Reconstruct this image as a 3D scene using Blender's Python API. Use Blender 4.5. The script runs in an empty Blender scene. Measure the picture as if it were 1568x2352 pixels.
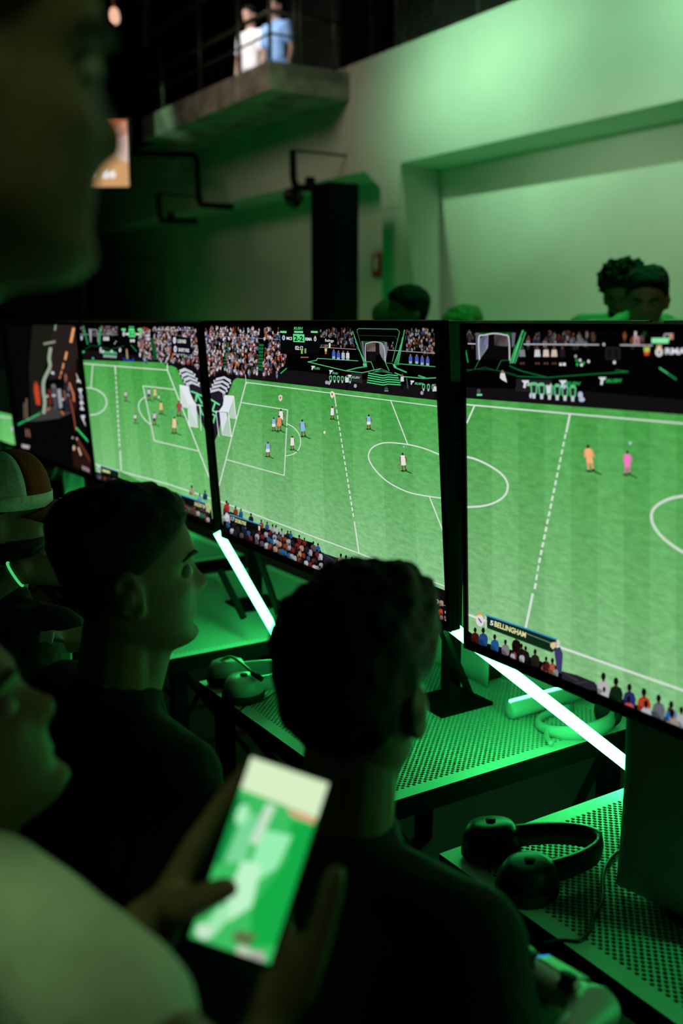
import bpy, bmesh, math, random
import numpy as np
from mathutils import Vector, Matrix, noise

random.seed(7)
scene = bpy.context.scene
C = scene.collection

# ------------------------------------------------------------------ camera
HC = 1.58                                   # eye height of the photographer
PITCH, YAW, ROLL, FPX = math.radians(10.83), math.radians(57.54), 0.0, 2286.7
IW, IH = 1568, 2352
cam_d = bpy.data.cameras.new('camera')
cam = bpy.data.objects.new('camera', cam_d)
C.objects.link(cam)
cam.location = (0, 0, HC)
cam.rotation_euler = (math.pi / 2 - PITCH, 0, YAW)
cam_d.sensor_fit = 'VERTICAL'
cam_d.sensor_height = 36
cam_d.sensor_width = 24
cam_d.lens = 35
cam_d.clip_start = 0.02
cam_d.dof.use_dof = True
cam_d.dof.focus_distance = 2.0
cam_d.dof.aperture_fstop = 2.4
scene.camera = cam

# ------------------------------------------------------------------ world, lamps, exposure
world = bpy.data.worlds.new('dark_hall_air')
scene.world = world
world.use_nodes = True
bg = world.node_tree.nodes['Background']
bg.inputs[0].default_value = (0.004, 0.010, 0.005, 1)
bg.inputs[1].default_value = 0.25

def spot(name, loc, target, color, power, size=60, blend=0.6, radius=0.12):
    d = bpy.data.lights.new(name, 'SPOT')
    d.color = color
    d.energy = power
    d.spot_size = math.radians(size)
    d.spot_blend = blend
    d.shadow_soft_size = radius
    o = bpy.data.objects.new(name, d)
    C.objects.link(o)
    o.location = loc
    o.rotation_euler = (Vector(target) - Vector(loc)).to_track_quat('-Z', 'Y').to_euler()
    return o

# unseen fill lamps, added to light the beam, the recessed wall and people
WASH = (0.46, 1.0, 0.53)
def area_lamp(name, loc, target, color, power, sx, sy, spread):
    d = bpy.data.lights.new(name, 'AREA')
    d.shape = 'RECTANGLE'
    d.size, d.size_y = sx, sy
    d.color, d.energy = color, power
    d.spread = math.radians(spread)
    o = bpy.data.objects.new(name, d)
    C.objects.link(o)
    o.location = loc
    o.rotation_euler = (Vector(target) - Vector(loc)).to_track_quat('-Z', 'Y').to_euler()
    return o
area_lamp('beam_wash_fill', (-6.3, 1.5, 5.2), (-6.45, 5.5, 3.56), WASH, 12.5, 2.0, 0.08, 30)  # unseen area lights, spread shaped to wash the beam
area_lamp('beam_wash_fill', (-4.0, 1.5, 5.2), (-3.9, 5.5, 3.56), WASH, 11.5, 1.7, 0.08, 30)
spot('recess_wall_fill', (-2.3, 2.5, 3.1), (-5.75, 6.02, 2.05), (0.72, 1.0, 0.62), 400, 34, 1.0, 0.15)  # unseen, added to brighten the middle of the recessed wall
spot('green_wall_fill', (-5.0, 4.9, 0.3), (-5.4, 5.9, 3.0), (0.0, 1.0, 0.13), 34, 140, 1.0, 0.15)  # unseen uplights, added for the green on soffit and walls
spot('green_wall_fill', (-6.9, 4.6, 0.3), (-7.6, 5.8, 2.6), (0.0, 1.0, 0.13), 26, 120, 1.0, 0.15)
spot('green_wall_fill', (-9.6, 4.2, 0.3), (-9.2, 5.4, 3.6), (0.0, 1.0, 0.16), 20, 120, 1.0, 0.15)
spot('green_wall_fill', (-12.6, 4.0, 0.3), (-12.4, 5.9, 2.4), (0.10, 1.0, 0.16), 14, 130, 1.0, 0.15)
spot('warm_wall_fill', (-7.4, 1.6, 4.9), (-9.3, 5.4, 3.0), (1.0, 0.82, 0.60), 140, 60, 1.0, 0.7)  # unseen, added for the brown light on slab and left beam
spot('balcony_patch_fill', (-9.4, 2.6, 2.6), (-11.0, 4.62, 3.80), WASH, 150, 14, 0.8, 0.05)  # unseen, added for the green patch at the slab's left end
spot('gallery_fill', (-11.6, 3.9, 7.1), (-12.8, 6.7, 5.2), (1.0, 0.93, 0.92), 900, 30, 0.8, 0.1)  # unseen, added to brighten the people behind the balcony railing
spot('overhead_green_fill', (-3.4, 3.9, 4.6), (-3.1, 2.9, 1.5), (0.03, 1.0, 0.18), 150, 70, 0.8, 0.1)  # unseen, added to light the shirts on the far side
spot('shirt_fill', (0.0, 0.05, 3.1), (-0.80, 0.14, 1.15), (0.50, 1.0, 0.34), 46, 17, 0.9, 0.15)  # unseen, added to brighten the white T-shirt
spot('warm_head_fill', (-1.9, 1.5, 4.4), (-0.62, -0.03, 1.72), (1.0, 0.80, 0.48), 3, 13, 0.9, 0.2)  # unseen, added to bring out the tall man's face
spot('warm_far_fill', (-0.6, 1.9, 3.4), (-2.85, 3.25, 1.66), (1.0, 0.74, 0.50), 11, 10, 0.8, 0.1)  # unseen, added to warm the hooded man's face
spot('warm_face_fill', (1.5, 1.0, 2.7), (-0.90, 0.12, 1.17), (1.0, 0.74, 0.46), 6, 11, 0.8, 0.2)  # unseen, cone narrowed onto the face at the left edge

vs = scene.view_settings
vs.view_transform = 'Standard'
vs.look = 'None'
vs.exposure = 0.0
vs.gamma = 1.0
vs.use_curve_mapping = False

# ------------------------------------------------------------------ helpers
_cy, _sy = math.cos(YAW), math.sin(YAW)
CF = Vector((-_sy * math.cos(PITCH), _cy * math.cos(PITCH), -math.sin(PITCH)))
CR = Vector((_cy, _sy, 0))
CU = CR.cross(CF)
CO = Vector((0, 0, HC))

def ray(x, y):
    return CF * FPX + CR * (x - IW / 2) - CU * (y - IH / 2)

def at(x, y, depth):                          # a point seen at (x, y) that stands `depth` metres away
    return CO + ray(x, y) * (depth / FPX)

def atY(x, y, Y):
    d = ray(x, y)
    return CO + d * (Y / d.y)

def atZ(x, y, Z):
    d = ray(x, y)
    return CO + d * ((Z - HC) / d.z)

def proj(p):
    p = Vector(p) - CO
    d = p.dot(CF)
    return (IW / 2 + FPX * p.dot(CR) / d, IH / 2 - FPX * p.dot(CU) / d)

def lin(c):
    def f(v):
        v /= 255.0
        return v / 12.92 if v <= 0.04045 else ((v + 0.055) / 1.055) ** 2.4
    return tuple(f(v) for v in c)

def link(name, me, m=None, parent=None):
    o = bpy.data.objects.new(name, me)
    C.objects.link(o)
    if m is not None:
        me.materials.clear()
        me.materials.append(m)
    if parent is not None:
        o.parent = parent
    return o

def mesh_from(bm, smooth=False, name='mesh'):
    me = bpy.data.meshes.new(name)
    bm.normal_update()
    bm.to_mesh(me)
    bm.free()
    if smooth:
        me.polygons.foreach_set('use_smooth', [True] * len(me.polygons))
    return me

def obj(name, bm, m, parent=None, smooth=False):
    return link(name, mesh_from(bm, smooth, name), m, parent)

def tag(o, label=None, cat=None, group=None, kind=None):
    if label: o['label'] = label
    if cat: o['category'] = cat
    if group: o['group'] = group
    if kind: o['kind'] = kind
    return o

def thing(name, label, cat, loc=(0, 0, 0), rz=0, group=None):
    o = bpy.data.objects.new(name, None)
    o.empty_display_size = 0.05
    C.objects.link(o)
    o.location = loc
    o.rotation_euler = (0, 0, rz)
    return tag(o, label, cat, group)

def copy_tree(o, parent=None):
    c = o.copy()
    C.objects.link(c)
    if parent is not None:
        c.parent = parent
    for ch in list(o.children):
        copy_tree(ch, c)
    return c

def mat(name, col, rough=0.6, metal=0.0, var=0.12, scale=8.0, bump=0.0, spec=0.4, emit=None, estr=0.0):
    m = bpy.data.materials.new(name)
    m.use_nodes = True
    nt = m.node_tree
    b = nt.nodes['Principled BSDF']
    b.inputs['Roughness'].default_value = rough
    b.inputs['Metallic'].default_value = metal
    b.inputs['Specular IOR Level'].default_value = spec
    tc = nt.nodes.new('ShaderNodeTexCoord')
    nz = nt.nodes.new('ShaderNodeTexNoise')
    nz.inputs['Scale'].default_value = scale
    nz.inputs['Detail'].default_value = 4
    nt.links.new(tc.outputs['Object'], nz.inputs['Vector'])
    cr = nt.nodes.new('ShaderNodeValToRGB')
    cr.color_ramp.elements[0].position = 0.3
    cr.color_ramp.elements[1].position = 0.7
    cr.color_ramp.elements[0].color = (*[c * (1 - var) for c in col], 1)
    cr.color_ramp.elements[1].color = (*[min(1, c * (1 + var)) for c in col], 1)
    nt.links.new(nz.outputs['Fac'], cr.inputs['Fac'])
    nt.links.new(cr.outputs['Color'], b.inputs['Base Color'])
    if bump:
        bp = nt.nodes.new('ShaderNodeBump')
        bp.inputs['Strength'].default_value = bump
        bp.inputs['Distance'].default_value = 0.01
        n2 = nt.nodes.new('ShaderNodeTexNoise')
        n2.inputs['Scale'].default_value = scale * 6
        nt.links.new(tc.outputs['Object'], n2.inputs['Vector'])
        nt.links.new(n2.outputs['Fac'], bp.inputs['Height'])
        nt.links.new(bp.outputs['Normal'], b.inputs['Normal'])
    if emit:
        b.inputs['Emission Color'].default_value = (*emit, 1)
        b.inputs['Emission Strength'].default_value = estr
    return m

def box(bm, lo, hi, mtx=None, bevel=0.0):
    r = bmesh.ops.create_cube(bm, size=1.0)
    vs_ = r['verts']
    lo, hi = Vector(lo), Vector(hi)
    for v in vs_:
        v.co = Vector([lo[i] + (v.co[i] + 0.5) * (hi[i] - lo[i]) for i in range(3)])
    if bevel:
        es = list({e for v in vs_ for e in v.link_edges})
        r2 = bmesh.ops.bevel(bm, geom=es, offset=bevel, segments=2, affect='EDGES', profile=0.6)
        vs_ = list({v for f in r2['faces'] for v in f.verts} | {v for v in vs_ if v.is_valid})
    if mtx is not None:
        for v in vs_:
            v.co = mtx @ v.co
    return bm

def bxo(name, lo, hi, m, parent=None, bevel=0.0, mtx=None):
    bm = bmesh.new()
    box(bm, lo, hi, mtx, bevel)
    return obj(name, bm, m, parent)

def frame_of(d):
    d = d.normalized()
    a = Vector((0, 0, 1)) if abs(d.z) < 0.9 else Vector((1, 0, 0))
    e1 = d.cross(a).normalized()
    return e1, d.cross(e1).normalized()

def tube(bm, pts, r, seg=10, cap=True, closed=False):
    pts = [Vector(p) for p in pts]
    n = len(pts)
    rs = r if isinstance(r, (list, tuple)) else [r] * n
    rings = []
    e1 = None
    for i, p in enumerate(pts):
        if closed:
            d = pts[(i + 1) % n] - pts[i - 1]
        else:
            d = pts[min(i + 1, n - 1)] - pts[max(i - 1, 0)]
        d.normalize()
        if e1 is None:
            e1, e2 = frame_of(d)
        else:
            e1 = (e1 - d * e1.dot(d)).normalized()
            e2 = d.cross(e1)
        rings.append([bm.verts.new(p + (e1 * math.cos(2 * math.pi * k / seg) + e2 * math.sin(2 * math.pi * k / seg)) * rs[i]) for k in range(seg)])
    for i in range(n if closed else n - 1):
        a, b = rings[i], rings[(i + 1) % n]
        for k in range(seg):
            bm.faces.new((a[k], a[(k + 1) % seg], b[(k + 1) % seg], b[k]))
    if cap and not closed:
        bm.faces.new(list(reversed(rings[0])))
        bm.faces.new(rings[-1])
    return bm

def smooth_path(pts, n=8):                     # Catmull-Rom
    P = [Vector(p) for p in pts]
    out = []
    for i in range(len(P) - 1):
        p0, p1, p2, p3 = P[max(i - 1, 0)], P[i], P[i + 1], P[min(i + 2, len(P) - 1)]
        for k in range(n):
            t = k / n
            out.append(0.5 * ((2 * p1) + (p2 - p0) * t + (2 * p0 - 5 * p1 + 4 * p2 - p3) * t * t + (3 * p1 - p0 - 3 * p2 + p3) * t ** 3))
    out.append(P[-1])
    return out

def lathe(bm, prof, seg=24, mtx=None):
    rings = []
    for r_, z in prof:
        ring = []
        for k in range(seg):
            a = 2 * math.pi * k / seg
            v = Vector((r_ * math.cos(a), r_ * math.sin(a), z))
            ring.append(bm.verts.new(mtx @ v if mtx is not None else v))
        rings.append(ring)
    for a, b in zip(rings, rings[1:]):
        for k in range(seg):
            bm.faces.new((a[k], a[(k + 1) % seg], b[(k + 1) % seg], b[k]))
    bm.faces.new(list(reversed(rings[0])))
    bm.faces.new(rings[-1])
    return bm

def prism(bm, poly, d):                        # polygon (list of 3D points) extruded by vector d
    a = [bm.verts.new(Vector(p)) for p in poly]
    b = [bm.verts.new(Vector(p) + Vector(d)) for p in poly]
    n = len(a)
    bm.faces.new(a)
    bm.faces.new(list(reversed(b)))
    for i in range(n):
        bm.faces.new((a[i], b[i], b[(i + 1) % n], a[(i + 1) % n]))
    bmesh.ops.recalc_face_normals(bm, faces=bm.faces[:])
    return bm

# ------------------------------------------------------------------ materials
M = {}
M['wall'] = mat('painted_plaster', (0.62, 0.62, 0.60), 0.9, var=0.05, scale=1.6, bump=0.25)
M['wall_dark'] = mat('dark_painted_plaster', (0.20, 0.20, 0.19), 0.9, var=0.08, scale=1.2, bump=0.2)
M['concrete'] = mat('worn_concrete', (0.34, 0.32, 0.29), 0.95, var=0.45, scale=5.0, bump=0.5)
M['floor'] = mat('dark_floor', (0.012, 0.012, 0.012), 0.6, var=0.2, scale=3)
M['black_steel'] = mat('black_steel', (0.012, 0.012, 0.012), 0.45, metal=0.3, var=0.2)
M['black_plastic'] = mat('black_plastic', (0.008, 0.008, 0.008), 0.4, var=0.15, spec=0.3)
M['soft_black'] = mat('black_leatherette', (0.008, 0.008, 0.008), 0.7, var=0.3, scale=40, bump=0.3)
M['matte_black'] = mat('matte_black_paint', (0.006, 0.006, 0.006), 0.95, var=0.1, spec=0.05)
M['bezel'] = mat('screen_bezel', (0.006, 0.006, 0.006), 0.5, var=0.1, spec=0.25)
M['rail'] = mat('dark_rail_steel', (0.10, 0.09, 0.09), 0.4, metal=0.6, var=0.2)
M['sheet'] = mat('perforated_painted_steel', (0.74, 0.76, 0.74), 0.5, var=0.05, scale=6, spec=0.45)
M['white_plastic'] = mat('white_plastic', (0.55, 0.56, 0.55), 0.35, var=0.04, spec=0.5)
M['grey_plastic'] = mat('grey_plastic', (0.10, 0.10, 0.10), 0.4, var=0.1)
M['red_box'] = mat('red_paint', (0.35, 0.03, 0.05), 0.5, var=0.1)
M['white_print'] = mat('white_print', (0.6, 0.6, 0.6), 0.6, var=0.03)

def led_mat(name, col, strength):
    m = bpy.data.materials.new(name)
    m.use_nodes = True
    nt = m.node_tree
    for n in list(nt.nodes):
        if n.type != 'OUTPUT_MATERIAL':
            nt.nodes.remove(n)
    e = nt.nodes.new('ShaderNodeEmission')
    e.inputs[0].default_value = (*col, 1)
    e.inputs[1].default_value = strength
    nt.links.new(e.outputs[0], nt.nodes['Material Output'].inputs[0])
    return m

M['led'] = led_mat('green_led_tube', (0.042, 1.0, 0.20), 29.0)

def picture_mat(name, grass=False, strength=1.0):
    m = bpy.data.materials.new(name)
    m.use_nodes = True
    nt = m.node_tree
    for n in list(nt.nodes):
        if n.type != 'OUTPUT_MATERIAL':
            nt.nodes.remove(n)
    at_ = nt.nodes.new('ShaderNodeAttribute')
    at_.attribute_name = 'Col'
    e = nt.nodes.new('ShaderNodeEmission')
    e.inputs[1].default_value = strength
    out = at_.outputs['Color']
    if grass:
        tc = nt.nodes.new('ShaderNodeTexCoord')
        mp = nt.nodes.new('ShaderNodeMapping')
        mp.inputs['Scale'].default_value = (26, 1, 75)
        mp.inputs['Rotation'].default_value = (0, math.radians(12), 0)
        nz = nt.nodes.new('ShaderNodeTexNoise')
        nz.inputs['Scale'].default_value = 1.6
        nz.inputs['Detail'].default_value = 6
        nz.inputs['Roughness'].default_value = 0.65
        mr = nt.nodes.new('ShaderNodeMapRange')
        mr.inputs['From Min'].default_value = 0.28
        mr.inputs['From Max'].default_value = 0.72
        mr.inputs['To Min'].default_value = 0.76
        mr.inputs['To Max'].default_value = 1.24
        mx = nt.nodes.new('ShaderNodeVectorMath')
        mx.operation = 'SCALE'
        nt.links.new(tc.outputs['Object'], mp.inputs['Vector'])
        nt.links.new(mp.outputs[0], nz.inputs['Vector'])
        nt.links.new(nz.outputs['Fac'], mr.inputs['Value'])
        nt.links.new(out, mx.inputs[0])
        nt.links.new(mr.outputs[0], mx.inputs['Scale'])
        out = mx.outputs[0]
    nt.links.new(out, e.inputs[0])
    nt.links.new(e.outputs[0], nt.nodes['Material Output'].inputs[0])
    return m

M['picture'] = picture_mat('screen_picture')
M['grass'] = picture_mat('screen_pitch', True)

# ================================================================== THE HALL
def struct(name, bm, m, parent=None):
    o = obj(name, bm, m, parent)
    if parent is None:
        o['kind'] = 'structure'
    return o

def sbox(name, lo, hi, m, bevel=0.0):
    bm = bmesh.new()
    box(bm, lo, hi, None, bevel)
    return struct(name, bm, m)

def atX(x, y, X):
    d = ray(x, y)
    return CO + d * (X / d.x)

YB, YR = 5.5, 6.02                 # beam face, recessed wall
ZB, ZT = HC + 1.40, HC + 2.405     # underside and top of the long beam
sbox('floor', (-24, -4, -0.1), (4, 11, 0), M['floor'])
sbox('wall_back', (-24, YR, 0), (4, YR + 0.2, ZB + 0.3), M['wall'])
sbox('trim_1', (-24, YB, ZB), (4, YR + 0.1, ZT), M['wall'], 0.02)
tag(bpy.data.objects['trim_1'], 'long plastered concrete beam under the gallery')
sbox('wall_gallery', (-24, 9.0, ZT - 0.2), (4, 9.2, 7.5), M['wall_dark'])
sbox('floor_gallery', (-24, YR + 0.11, ZT - 0.25), (4, 9.0, ZT - 0.02), M['concrete'])
sbox('wall_left', (-24.2, -4, 0), (-24, 11, 7.5), M['wall_dark'])
sbox('wall_rear', (-24, -4.2, 0), (4, -4, 7.5), M['wall_dark'])
sbox('wall_right', (4, -4, 0), (4.2, 11, 7.5), M['wall_dark'])
sbox('ceiling', (-24, -4, 7.5), (4, 11, 7.6), M['wall_dark'])

# pillar that carries the beam, flaring to the right towards its foot, with a haunch on its left
xl, xr = atY(878, 480, YB).x, atY(929, 480, YB).x
xrt, xrb = atY(919, 378, YB).x, atY(962, 735, YB).x
xb = atY(1004, 560, YR).x
bm = bmesh.new()
dzp = (xrb - xrt) / ((ZB - HC))
foot = xrt + dzp * (ZB)
front = [(xl, YB, 0), (foot, YB, 0), (xrt, YB, ZB), (xl, YB, ZB)]
back = [(xl, YR, 0), (xb + 0.01, YR, 0), (xb, YR, ZB), (xl, YR, ZB)]
vf = [bm.verts.new(p) for p in front]
vb = [bm.verts.new(p) for p in back]
bm.faces.new(vf); bm.faces.new(list(reversed(vb)))
for i in range(4):
    bm.faces.new((vf[i], vb[i], vb[(i + 1) % 4], vf[(i + 1) % 4]))
bmesh.ops.recalc_face_normals(bm, faces=bm.faces[:])
pil = struct('trim_2', bm, M['wall'])
tag(pil, 'plastered pillar flaring towards its foot under the beam')
bm = bmesh.new()
hx0, hx1 = atY(838, 364, YB).x, xl
prism(bm, [(hx0, YB, ZB + 0.003), (hx1 + 0.01, YB, ZB + 0.003), (hx1 + 0.01, YB, atY(876, 440, YB).z)], (0, YR - YB, 0))
obj('haunch', bm, M['wall'], pil)
bxo('capital', (xl - 0.012, YB - 0.015, atY(900, 478, YB).z), (xrt + 0.02, YB, ZB), M['wall'], pil, 0.004)
# low ridge in the left bay
bxo('pilaster', (atY(422, 600, YR).x - 0.6, YR - 0.05, 0), (atY(422, 600, YR).x, YR, ZB), M['wall'], bpy.data.objects['wall_back'])

# small red fire box on the wall left of the pillar
p = atY(870, 610, YR)
fb = thing('fire_alarm_box', 'small red fire alarm box on the wall beside the pillar', 'alarm', (p.x, YR, p.z))
bxo('case', (-0.062, -0.05, -0.12), (0.062, 0, 0.12), M['red_box'], fb, 0.006)
bxo('label_plate', (-0.012, -0.056, -0.05), (0.045, -0.05, 0.095), M['white_print'], fb, 0.002)

# ---------------------------------------------------------------- balcony
BX0, BX1, BY = -11.6, -8.5, 4.62
BZ0, BZ1 = HC + 2.08, HC + 2.335
bal = thing('balcony', 'concrete balcony slab with dark railing jutting from the beam', 'balcony', (0, 0, 0))
bxo('slab', (BX0, BY, BZ0), (BX1, YB - 0.002, BZ1), M['concrete'], bal, 0.012)
bxo('edge_strip', (BX1 - 0.002, BY + 0.18, BZ1 - 0.10), (BX1 + 0.006, YB - 0.08, BZ1 - 0.015), M['wall_dark'], bal)
ztop = atY(400, 36, BY).z
zmid = atY(490, 88, BY).z
for X in (atY(364, 150, BY).x, atY(452, 150, BY).x, atY(540, 100, BY).x, BX1 - 0.04):
    bm = bmesh.new()
    tube(bm, [(X, BY + 0.04, BZ1), (X, BY + 0.04, ztop)], 0.02, 8)
    obj('post', bm, M['rail'], bal, True)
for Y in (BY + 0.3, BY + 0.36, YB - 0.15):
    bm = bmesh.new()
    tube(bm, [(BX1 - 0.04, Y, BZ1), (BX1 - 0.04, Y, ztop)], 0.02, 8)
    obj('post', bm, M['rail'], bal, True)
for z, r_ in ((ztop, 0.028), (zmid, 0.022), (BZ1 + 0.24, 0.012)):
    bm = bmesh.new()
    tube(bm, [(BX0, BY + 0.04, z), (BX1 - 0.04, BY + 0.04, z), (BX1 - 0.04, YB - 0.02, z)], r_, 8)
    obj('handrail', bm, M['rail'], bal, True)
# dark steel uprights behind the balcony that carry the gallery roof
for i, (px, w, Y, lab) in enumerate(((502, 0.26, 5.42, 'square black steel post behind the balcony railing'),
                                     (813, 0.36, 5.75, 'wide black steel post where the balcony meets the beam'),
                                     (332, 0.13, 4.5, 'black drainpipe running up beside the balcony railing'))):
    X = atY(px, 80, Y).x
    if i < 2:
        o = bxo('steel_post', (X - w / 2, Y - 0.06, (BZ1 if i == 0 else ZT)), (X + w / 2, Y + 0.06, 7.5), M['black_steel'], None, 0.01)
    else:
        bm = bmesh.new()
        tube(bm, [(X, Y, atY(330, 110, Y).z), (X, Y, 7.5)], 0.06, 10)
        o = obj('drainpipe', bm, M['black_steel'], None, True)
    tag(o, lab, 'post' if i < 2 else 'pipe')
# gallery railing along the beam top, mesh infill
gr = thing('gallery_railing', 'dark gallery railing with wire mesh on top of the beam', 'railing', (0, 0, 0))
bm = bmesh.new()
tube(bm, [(-8.1, YB + 0.12, ZT + 1.05), (-2.0, YB + 0.12, ZT + 1.05)], 0.025, 8)
obj('handrail', bm, M['rail'], gr, True)
for k in range(6):
    X = -7.9 + k * 1.15
    bm = bmesh.new()
    tube(bm, [(X, YB + 0.12, ZT), (X, YB + 0.12, ZT + 1.05)], 0.022, 8)
    obj('post', bm, M['rail'], gr, True)
bm = bmesh.new()
for k in range(46):
    X = -7.9 + k * 0.05
    tube(bm, [(X, YB + 0.12, ZT + 0.03), (X, YB + 0.12, ZT + 1.0)], 0.004, 4, False)
for k in range(20):
    tube(bm, [(-7.9, YB + 0.124, ZT + 0.03 + k * 0.05), (-5.65, YB + 0.124, ZT + 0.03 + k * 0.05)], 0.004, 4, False)
o = obj('wire_mesh', bm, M['rail'], gr)
o['kind'] = 'stuff'
# pale wall panel of the gallery behind the balcony
o = bxo('wall_gallery_panel', (atY(665, 60, 8.9).x, 8.85, ZT), (atY(790, 60, 8.9).x, 8.99, 7.4), M['wall'], None)
tag(o, 'pale wall panel on the gallery behind the balcony corner', None, None, 'structure')

# pendant lamp and far wall screen at the upper left
p = at(262, 36, 9.6)
pl = thing('pendant_lamp', 'small warm pendant bulb on a cord at the upper left', 'lamp', p)
m_b = mat('warm_bulb', (0.8, 0.6, 0.5), 0.5, emit=(1.0, 0.55, 0.38), estr=0.9)
m_c = mat('lit_cord', (0.5, 0.28, 0.15), 0.6)
bm = bmesh.new()
lathe(bm, [(0.01, 0.075), (0.03, 0.065), (0.048, 0.03), (0.055, -0.02), (0.045, -0.06), (0.02, -0.08)], 16)
obj('bulb', bm, m_b, pl, True)
bm = bmesh.new()
tube(bm, [(0, 0, 0.07), (-0.05, 0.0, 0.3), (-0.06, 0, 7.5 - p.z)], 0.013, 8)
obj('cord', bm, m_c, pl, True)

# black free-standing column with pipe arms
YC = 4.9
xa, xb2, zt = atY(747, 430, YC).x, atY(790, 430, YC).x, atY(768, 424, YC).z
col = thing('equipment_column', 'tall black square column standing in front of the back wall', 'column', ((xa + xb2) / 2, YC, 0))
hw = (xb2 - xa) / 2
bxo('shaft', (-hw, -hw, 0.02), (hw, hw, zt), M['matte_black'], col, 0.008)
bxo('base_plate', (-0.3, -0.3, 0), (0.3, 0.3, 0.02), M['black_steel'], col)
def pipe_run(name, label, pix, Y, r_, clamp=None, tie=None):
    t = thing(name, label, 'pipe', (0, 0, 0))
    pts = [atY(x, y, Y) for x, y in pix]
    out = [pts[0]]
    for i in range(1, len(pts) - 1):
        a, b, c = pts[i - 1], pts[i], pts[i + 1]
        k = 0.12
        s, e = b + (a - b).normalized() * k, b + (c - b).normalized() * k
        for q in (0, .25, .5, .75, 1):
            out.append(s * (1 - q) ** 2 + b * 2 * q * (1 - q) + e * q * q)
    out.append(pts[-1])
    bm = bmesh.new()
    tube(bm, out, r_, 10)
    obj('pipe', bm, M['matte_black'], t, True)
    if clamp:
        p = atY(*clamp, Y)
        bxo('clamp', (p.x - 0.03, Y - 0.04, p.z - 0.06), (p.x + 0.03, Y + 0.04, p.z + 0.06), M['matte_black'], t, 0.01)
    if tie:
        bm = bmesh.new()
        p = pts[tie[0]]
        tube(bm, [p, Vector((p.x, tie[1], p.z))], 0.012, 6)
        obj('wall_tie', bm, M['matte_black'], t)
    return t
pipe_run('conduit_pipe', 'black angled pipe reaching from the column up to the beam', [(672, 345), (674, 432), (744, 430)], YC, 0.034, (712, 422), (0, YB))
pipe_run('conduit_pipe', 'long black bent pipe below the balcony', [(300, 352), (452, 355), (456, 470), (531, 475)], YC, 0.034, None, (0, YB))
pipe_run('conduit_pipe', 'short black bent pipe lowest on the dark left wall', [(363, 445), (367, 506), (449, 508)], YC, 0.034, (392, 500), (0, YR - 0.05))
p = atY(674, 455, YC)
sp = thing('wall_speaker', 'small round black loudspeaker hanging under the pipe', 'speaker', p)
bm = bmesh.new()
lathe(bm, [(0.04, 0.10), (0.06, 0.08), (0.085, 0.0), (0.09, -0.05), (0.07, -0.07)], 20, Matrix.Rotation(math.radians(60), 4, 'X'))
obj('cabinet', bm, M['black_plastic'], sp, True)
bm = bmesh.new()
tube(bm, [(0, 0, 0.03), (0.01, 0.0, 0.12)], 0.02, 8)
obj('bracket', bm, M['black_steel'], sp, True)
pipe_run('standpipe', 'black vertical standpipe at the far left behind the screens', [(205, 590), (213, 760), (228, 1100)], YC, 0.05, None, (0, YR - 0.05))

# ================================================================== SCREENS
SH = 0.54
SW = SH * 16 / 9

def homography(src, dst):
    A = []
    for (x, y), (u, v) in zip(src, dst):
        A.append([x, y, 1, 0, 0, 0, -u * x, -u * y, -u])
        A.append([0, 0, 0, x, y, 1, -v * x, -v * y, -v])
    _, _, vt = np.linalg.svd(np.array(A, float))
    return vt[-1].reshape(3, 3)

def text_outline(s, bold=0.0):
    cu = bpy.data.curves.new('lettering', 'FONT')
    cu.body = s
    cu.offset = bold
    cu.resolution_u = 3
    o = bpy.data.objects.new('lettering', cu)
    C.objects.link(o)
    dg = bpy.context.evaluated_depsgraph_get()
    me = bpy.data.meshes.new_from_object(o.evaluated_get(dg))
    vs_ = [(v.co.x, v.co.y) for v in me.vertices]
    fs = [tuple(p.vertices) for p in me.polygons]
    bpy.data.objects.remove(o)
    bpy.data.meshes.remove(me)
    bpy.data.curves.remove(cu)
    return vs_, fs

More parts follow.
